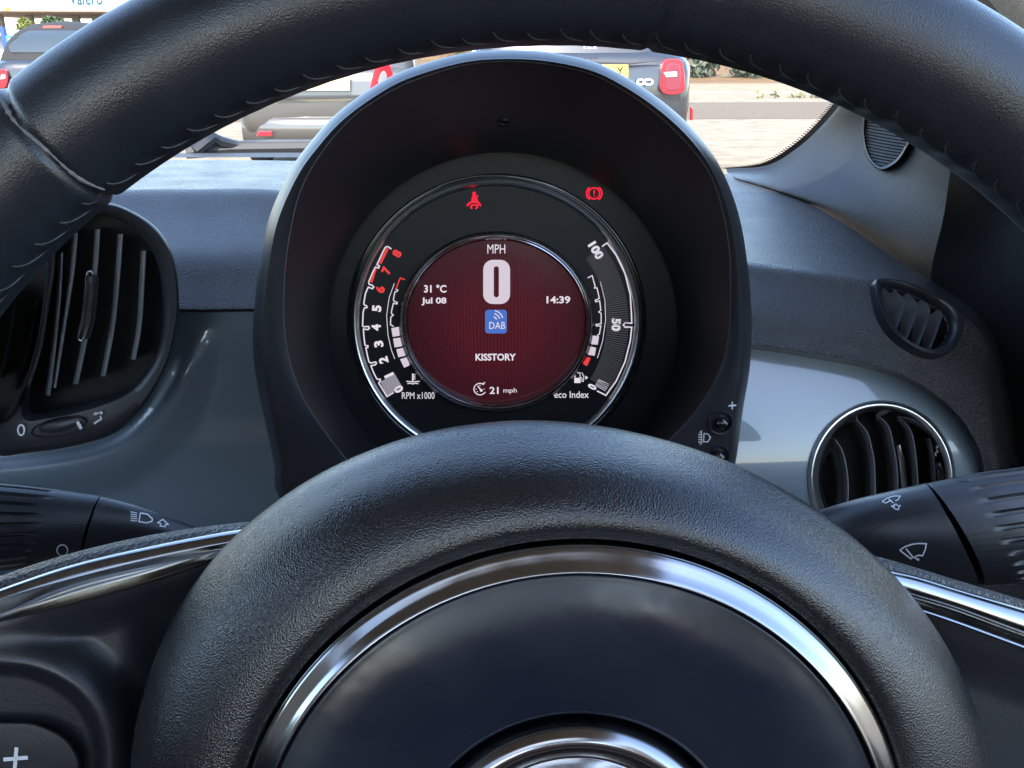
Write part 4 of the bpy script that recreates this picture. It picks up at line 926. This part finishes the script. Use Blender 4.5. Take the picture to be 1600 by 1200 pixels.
# hub: grained ring, chrome ring, cover, badge
def lathe(mb, prof, n=180, ex=None):
    mb.grid([[WL(r * cos(2 * pi * k / n) * (ex(2 * pi * k / n, r) if ex else 1), r * sin(2 * pi * k / n) * (ex(2 * pi * k / n, r) if ex else 1), h) for k in range(n)] for r, h in prof], cu=True)
def cprof(p, n=5): return cr(p, n)
HS = [(-35, .094), (-20, .0935), (2, .0918), (15, .0886), (26, .0857), (39, .0829), (49, .0812), (58, .0802), (76, .0795), (92, .0811), (106, .0832), (121, .0858), (137, .0887), (148, .0901), (160, .0904), (174, .0908), (190, .091), (215, .091), (240, .088), (270, .086), (300, .088)]
def hub_s(t_):
    a = math.degrees(t_) % 360
    a = a - 360 if a > 325 else a
    L = HS + [(325, .094)]
    if a < -35: a = -35
    for k in range(len(L) - 1):
        if L[k][0] <= a <= L[k + 1][0]:
            p = [L[max(0, k - 1)][1], L[k][1], L[k + 1][1], L[min(len(L) - 1, k + 2)][1]]; f = (a - L[k][0]) / (L[k + 1][0] - L[k][0]); break
    return p[1] + (p[2] - p[1]) * (f * f * (3 - 2 * f) * .5 + f * .5)
_hp = [sum(hub_s(2 * pi * (k + q) / 240) for q in range(-6, 7)) / 13 for k in range(240)]
def hub_rows():
    base = cr([(.0640, 0, .030), (.0640, 0, .0412), (.0650, 0, .0428), (.0672, .04, .0436), (.0672, .30, .0420), (.0672, .62, .0370), (.0672, .86, .0292), (.0672, 1.0, .0200), (.0640, 1.0, .0060), (.0520, 1.0, -.02), (.035, 1.0, -.05)], 6)
    return [[WL(*[(r + (S - .0672) * t_) * f(2 * pi * k / 240) for f in (cos, sin)], h) for k, S in enumerate(_hp)] for r, t_, h in base]
mb = MB(); mb.grid(hub_rows(), cu=True); mb.build('hub_ring', M_HUBRING, whl, 60)
mb = MB(); lathe(mb, cprof([(.0635, .034), (.0634, .0422), (.0632, .0434), (.0627, .0441), (.0618, .0446), (.0609, .0451), (.0602, .0457), (.0596, .0463), (.0590, .0461), (.0588, .042)], 4)); mb.build('hub_trim_ring', M_CHROME, whl, 60)
mb = MB(); lathe(mb, cprof([(.0589, .040), (.0587, .0448), (.0570, .0456), (.051, .0464), (.044, .0462), (.038, .0456), (.0335, .0450), (.0318, .0444), (.0308, .042), (.0305, .034)])); mb.build('airbag_cover', M_AIRBAG, whl, 60)
mb = MB(); lathe(mb, cprof([(.0306, .034), (.0302, .0395), (.0298, .0428), (.0288, .0452), (.0272, .0464), (.0254, .0460), (.0238, .0446), (.0226, .0436), (.0215, .0440), (.015, .0462), (.008, .0474), (.0004, .0478)])); mb.build('badge', M_CHROME, whl, 60)
# spokes
def wrow(xs_, ys_, h): return [WP(a, b, h) for a, b in cr(list(zip(xs_, ys_)), 8)]
def spoke(xs_, E0, E1, E2, Eb, E3, low):
    mb = MB(); av = lambda A, B, t_: [a * (1 - t_) + b * t_ for a, b in zip(A, B)]
    up = [a + 3 for a in E0]
    mb.grid([wrow(xs_, up, -.02), wrow(xs_, av(up, E0, .8), -.004), wrow(xs_, E0, .004), wrow(xs_, av(E0, E1, .5), .0075), wrow(xs_, E1, .0085)]); sp = mb.build('spoke', M_PAD, whl, 70)
    mb = MB(); mb.grid([wrow(xs_, [a - 1 for a in E1], .006), wrow(xs_, E1, .0095), wrow(xs_, av(E1, E2, .12), .0110), wrow(xs_, av(E1, E2, .5), .0122), wrow(xs_, av(E1, E2, .9), .0126), wrow(xs_, E2, .0120), wrow(xs_, av(E2, Eb, .6), .0095), wrow(xs_, Eb, .0090), wrow(xs_, av(Eb, E3, .3), .0098), wrow(xs_, av(Eb, E3, .85), .0120), wrow(xs_, E3, .0122), wrow(xs_, [a + 2 for a in E3], .0110), wrow(xs_, [a + 4 for a in E3], .006)])
    mb.build('spoke_trim', M_CHROME, sp, 70)
    return sp
lx = [-460, -170, 0, 120, 240, 350, 430]
E3L = [1128, 1008, 969, 940, 906, 868, 838]
spL = spoke(lx, [1086, 966, 900, 862, 835, 819, 812], [1106, 986, 920, 880, 852, 831, 820], [1120, 1000, 938, 904, 874, 851, 838], [1123, 1003, 960, 920, 888, 860, 840], E3L, 0)
rx_ = [1310, 1384, 1432, 1497, 1600, 1770, 2080]
E3R = [915, 938, 952, 974, 1012, 1075, 1195]
spR = spoke(rx_, [855, 873, 887, 907, 938, 990, 1110], [872, 889, 900, 920, 951, 1003, 1123], [894, 916, 931, 951, 989, 1050, 1170], [898, 920, 936, 956, 994, 1055, 1175], E3R, 0)
rec = cr([(-140, 1046), (-60, 1036), (0, 1037), (52, 1043), (104, 1066), (140, 1100), (160, 1142), (166, 1200), (150, 1280), (80, 1330), (-80, 1330), (-180, 1240), (-180, 1110)], 5, True)
btn = cr([(-100, 1130), (-40, 1128), (20, 1128), (56, 1131), (96, 1148), (118, 1172), (127, 1205), (110, 1260), (40, 1290), (-90, 1280), (-140, 1200)], 5, True)
e3 = cr(list(zip(lx, E3L)), 8)
def e3y(x, e):
    for a, b in zip(e, e[1:]):
        if a[0] <= x <= b[0]: return a[1] + (b[1] - a[1]) * (x - a[0]) / (b[0] - a[0])
    return e[-1][1]
mb = MB(); rows = []
for i in range(75):
    row = []
    for j in range(140):
        x = -460 + 890 * j / 139; y0 = e3y(x, e3) + 3; y = y0 + (1330 - y0) * i / 74
        s_ = poly_sd(x, y, rec[::2])
        h = .0015 + .0075 * (1 - sst(0, 85, s_)) if s_ > 0 else .009 - .008 * sst(0, 16, -s_)
        h += .005 * (1 - sst(0, 60, y - y0)) * (1 if s_ > 0 else 0) * (1 - (1 - sst(0, 85, s_)))
        h -= .010 * sst(180, 300, x) * sst(900, 1000, y)
        row.append(WP(x, y, h))
    rows.append(row)
mb.grid(rows); mb.build('spoke_panel', M_SATIN, spL, 0); bpy.data.objects['spoke_panel'].data.shade_smooth()
mb = MB(); B2 = [[WP(a, b, h) for a, b in scl(btn, k)] for k, h in ((1.0, -.004), (1.0, .0035), (.985, .0048), (.95, .0054), (.5, .0058), (.05, .0058))]
mb.grid(B2, cu=True); mb.fan(B2[-1]); PBT = mb.bvh(); bt = mb.build('button', M_SATIN, whl, 60)
pb = proj_mesh(PBT, .0002)
sub('plus_mark', M_WHITEMARK, lambda m: (stroke(m, [(6, 1186), (25, 1184.5), (44, 1183)], 6, pb), stroke(m, [(26.5, 1167), (25, 1184), (23.5, 1202)], 6, pb)), bt)
e3r = cr(list(zip(rx_, E3R)), 8)
mb = MB(); rows = []
for i in range(40):
    row = []
    for j in range(50):
        x = 1310 + 770 * j / 49; y0 = e3y(x, e3r) + 4; y = y0 + (1400 - y0) * i / 39
        row.append(WP(x, y, .009 - .007 * sst(0, 90, y - y0)))
    rows.append(row)
mb.grid(rows); o = mb.build('spoke_panel', M_SATIN, spR, 0); o.data.shade_smooth()
# column cowl behind the hub
mb = MB(); a = WC + V((0, .05, -.04)); a = a + V((0, 0, -.05)); mb.tube([a, a + V((0, .10, -.02)), a + V((0, .22, -.05))], [.05, .055, .06], 24); mb.build('column_cowl', M_SATIN, whl)

# ================================================================== STALKS
def stalk(name, label, secs, joint_i, nrib, ribdir):
    """secs: (top px, bottom px, depth) across the stalk; flattened oval section"""
    t = thing(name, P(*[(secs[0][0][k] + secs[0][1][k]) / 2 for k in (0, 1)], secs[0][2]), label, 'control stalk')
    S = cr([(a[0], a[1], b[0], b[1], d) for a, b, d in secs], 8)
    def sect(s_, k=1.0, n=48):
        A = P(s_[0], s_[1], s_[4]); B = P(s_[2], s_[3], s_[4]); c_ = (A + B) / 2; v_ = (A - B) / 2 * k
        return c_, v_
    rows = []
    def ring(s_, axis, k=1.0, n=56):
        c_, v_ = sect(s_, k); f_ = axis.cross(v_).normalized() * v_.length * .72
        return [c_ + v_ * cos(2 * pi * q / n) + f_ * sin(2 * pi * q / n) for q in range(n)]
    cs = [sect(s_)[0] for s_ in S]
    for i, s_ in enumerate(S):
        ax = (cs[min(i + 1, len(cs) - 1)] - cs[max(i - 1, 0)]).normalized(); rows.append(ring(s_, ax))
    return t, rows
def ribbed(rows, i0, i1, dep, nr=22):
    out = []
    for i, r in enumerate(rows):
        c_ = sum(r, V()) / len(r); n = len(r)
        env = sst(i0, i0 + 1.2, i) * (1 - sst(i1 - .1, i1, i)) if i1 > i0 else 0
        out.append(r)
    return out
def grooves(mb_rows, start, nr, dep, keep=lambda q, n: True):
    """long finger grooves cut along the stalk from row `start` on"""
    out = []
    for i, r in enumerate(mb_rows):
        n = len(r); c_ = sum(r, V()) / n; e = start(i)
        out.append([p + (c_ - p).normalized() * dep * e * sst(.30, .72, cos(q * 2 * pi * nr / n)) for q, p in enumerate(r)])
    return out
def dense(rows, n):  # more points round each ring
    return [resamp(r, n, True) for r in rows]
# left stalk, from its fluted end at the picture's edge to the column
LS = [((-140, 752), (-150, 905), .262), ((-60, 754), (-70, 900), .262), ((0, 759), (-10, 890), .262), ((60, 765), (45, 882), .262), ((110, 772), (95, 872), .262), ((154, 778), (132, 862), .262)]
LS2 = [((155.5, 778.5), (133.5, 861.5), .262), ((210, 792), (200, 860), .263), ((270, 812), (262, 868), .265), ((350, 842), (340, 890), .27), ((450, 880), (440, 925), .285)]
t, r1 = stalk('lamp_stalk', 'black lamp stalk with a headlamp symbol, left of the steering wheel hub', LS, 0, 0, 0)
r1 = dense(r1, 336); nR = len(r1); g1 = grooves(r1, lambda i: 1 - sst(nR - 18, nR - 13, i), 24, .0013)
mb = MB(); mb.grid(g1, cu=True); mb.fan(g1[0]); mb.fan(g1[-1]); LB1 = mb.bvh(); knob = mb.build('rotary_end', M_SATIN, t, 50)
pk = proj_mesh(LB1, .0002); sub('off_mark', M_WHITEMARK, lambda m: stroke(m, arc(97.5, 859, 8.3, 8.3, 0, 360, 28), 2, pk), knob)
t2, r2 = stalk('tmp', 'tmp', LS2, 0, 0, 0); bpy.data.objects.remove(t2)
r2 = dense(r2, 120); mb = MB(); mb.grid(r2, cu=True); mb.fan(r2[0]); LB2 = mb.bvh(); arm_ = mb.build('stalk_arm', M_SATIN, t, 50)
pk2 = proj_mesh(LB2, .0002)
def beam(m):
    for k in range(5): stroke(m, [(204 + k * .0, 800 + k * 3.3 - 0), (214, 802.5 + k * 2.9)], 1.3, pk2)
    stroke(m, [(219, 802), (230, 804), (238, 811), (237, 815), (228, 817), (217, 815), (219, 802)], 1.8, pk2)
    stroke(m, [(254, 812), (263, 820), (258, 819.5), (258, 823), (250, 822), (251, 818.5), (246, 817), (254, 812)], 1.5, pk2)
sub('high_beam_mark', M_WHITEMARK, beam, arm_)
sub('seam_line', M_DARK, lambda m: stroke(m, cr([(140, 816), (165, 820), (195, 828), (222, 840)], 4), 1.6, pk2), arm_)
# right stalk
RS = [((1456, 762), (1522, 905), .262), ((1500, 753), (1560, 903), .262), ((1540, 745), (1600, 898), .262), ((1600, 737), (1650, 893), .262), ((1680, 725), (1720, 885), .262), ((1780, 712), (1810, 880), .262)]
RS2 = [((1200, 830), (1245, 950), .282), ((1290, 802), (1345, 925), .270), ((1350, 786), (1415, 915), .265), ((1410, 772), (1475, 910), .263), ((1453, 763), (1519, 905.5), .262)]
t, r1 = stalk('wiper_stalk', 'black wiper stalk with a wiper symbol, right of the steering wheel hub', RS, 0, 0, 0)
r1 = dense(r1, 336); g1 = grooves(r1, lambda i: sst(8, 13, i), 24, .0013)
mb = MB(); mb.grid(g1, cu=True); mb.fan(g1[0]); mb.fan(g1[-1]); mb.build('rotary_end', M_SATIN, t, 50)
t2, r2 = stalk('tmp', 'tmp', RS2, 0, 0, 0); bpy.data.objects.remove(t2)
r2 = dense(r2, 120); mb = MB(); mb.grid(r2, cu=True); mb.fan(r2[-1]); RB2 = mb.bvh(); arm_ = mb.build('stalk_arm', M_SATIN, t, 50)
pk3 = proj_mesh(RB2, .0002)
def wq(l): return [(1280 + a / 4.616, 740 + b / 4.616) for a, b in l]
def wiper(m):
    stroke(m, wq([(580, 550), (620, 525), (670, 508), (720, 502), (772, 505), (762, 550), (745, 590), (715, 587), (690, 598)]), 2.0, pk3); stroke(m, wq([(580, 550), (618, 580), (660, 612), (672, 602)]), 2.0, pk3); stroke(m, wq([(625, 540), (670, 595), (712, 618)]), 2.0, pk3); poly(m, arc(*wq([(712, 618)])[0], 2, 2, 0, 360, 10)[:-1], pk3)
sub('wiper_mark', M_WHITEMARK, wiper, arm_)
def wash(m):
    stroke(m, wq([(455, 205), (490, 180), (540, 165), (585, 165), (570, 190), (550, 200)]), 1.3, pk3); stroke(m, wq([(455, 205), (480, 215), (520, 195)]), 1.3, pk3); stroke(m, wq([(500, 185), (535, 215)]), 1.3, pk3)
    stroke(m, wq([(520, 235), (550, 258), (572, 262), (572, 250), (585, 232), (568, 235), (555, 222), (540, 225), (545, 238), (520, 235)]), 1.3, pk3)
sub('washer_mark', M_WHITEMARK, wash, arm_)
sub('seam_line', M_DARK, lambda m: stroke(m, cr(wq([(290, 480), (400, 400), (520, 335), (650, 295), (820, 262)]), 4), 1.6, pk3), arm_)
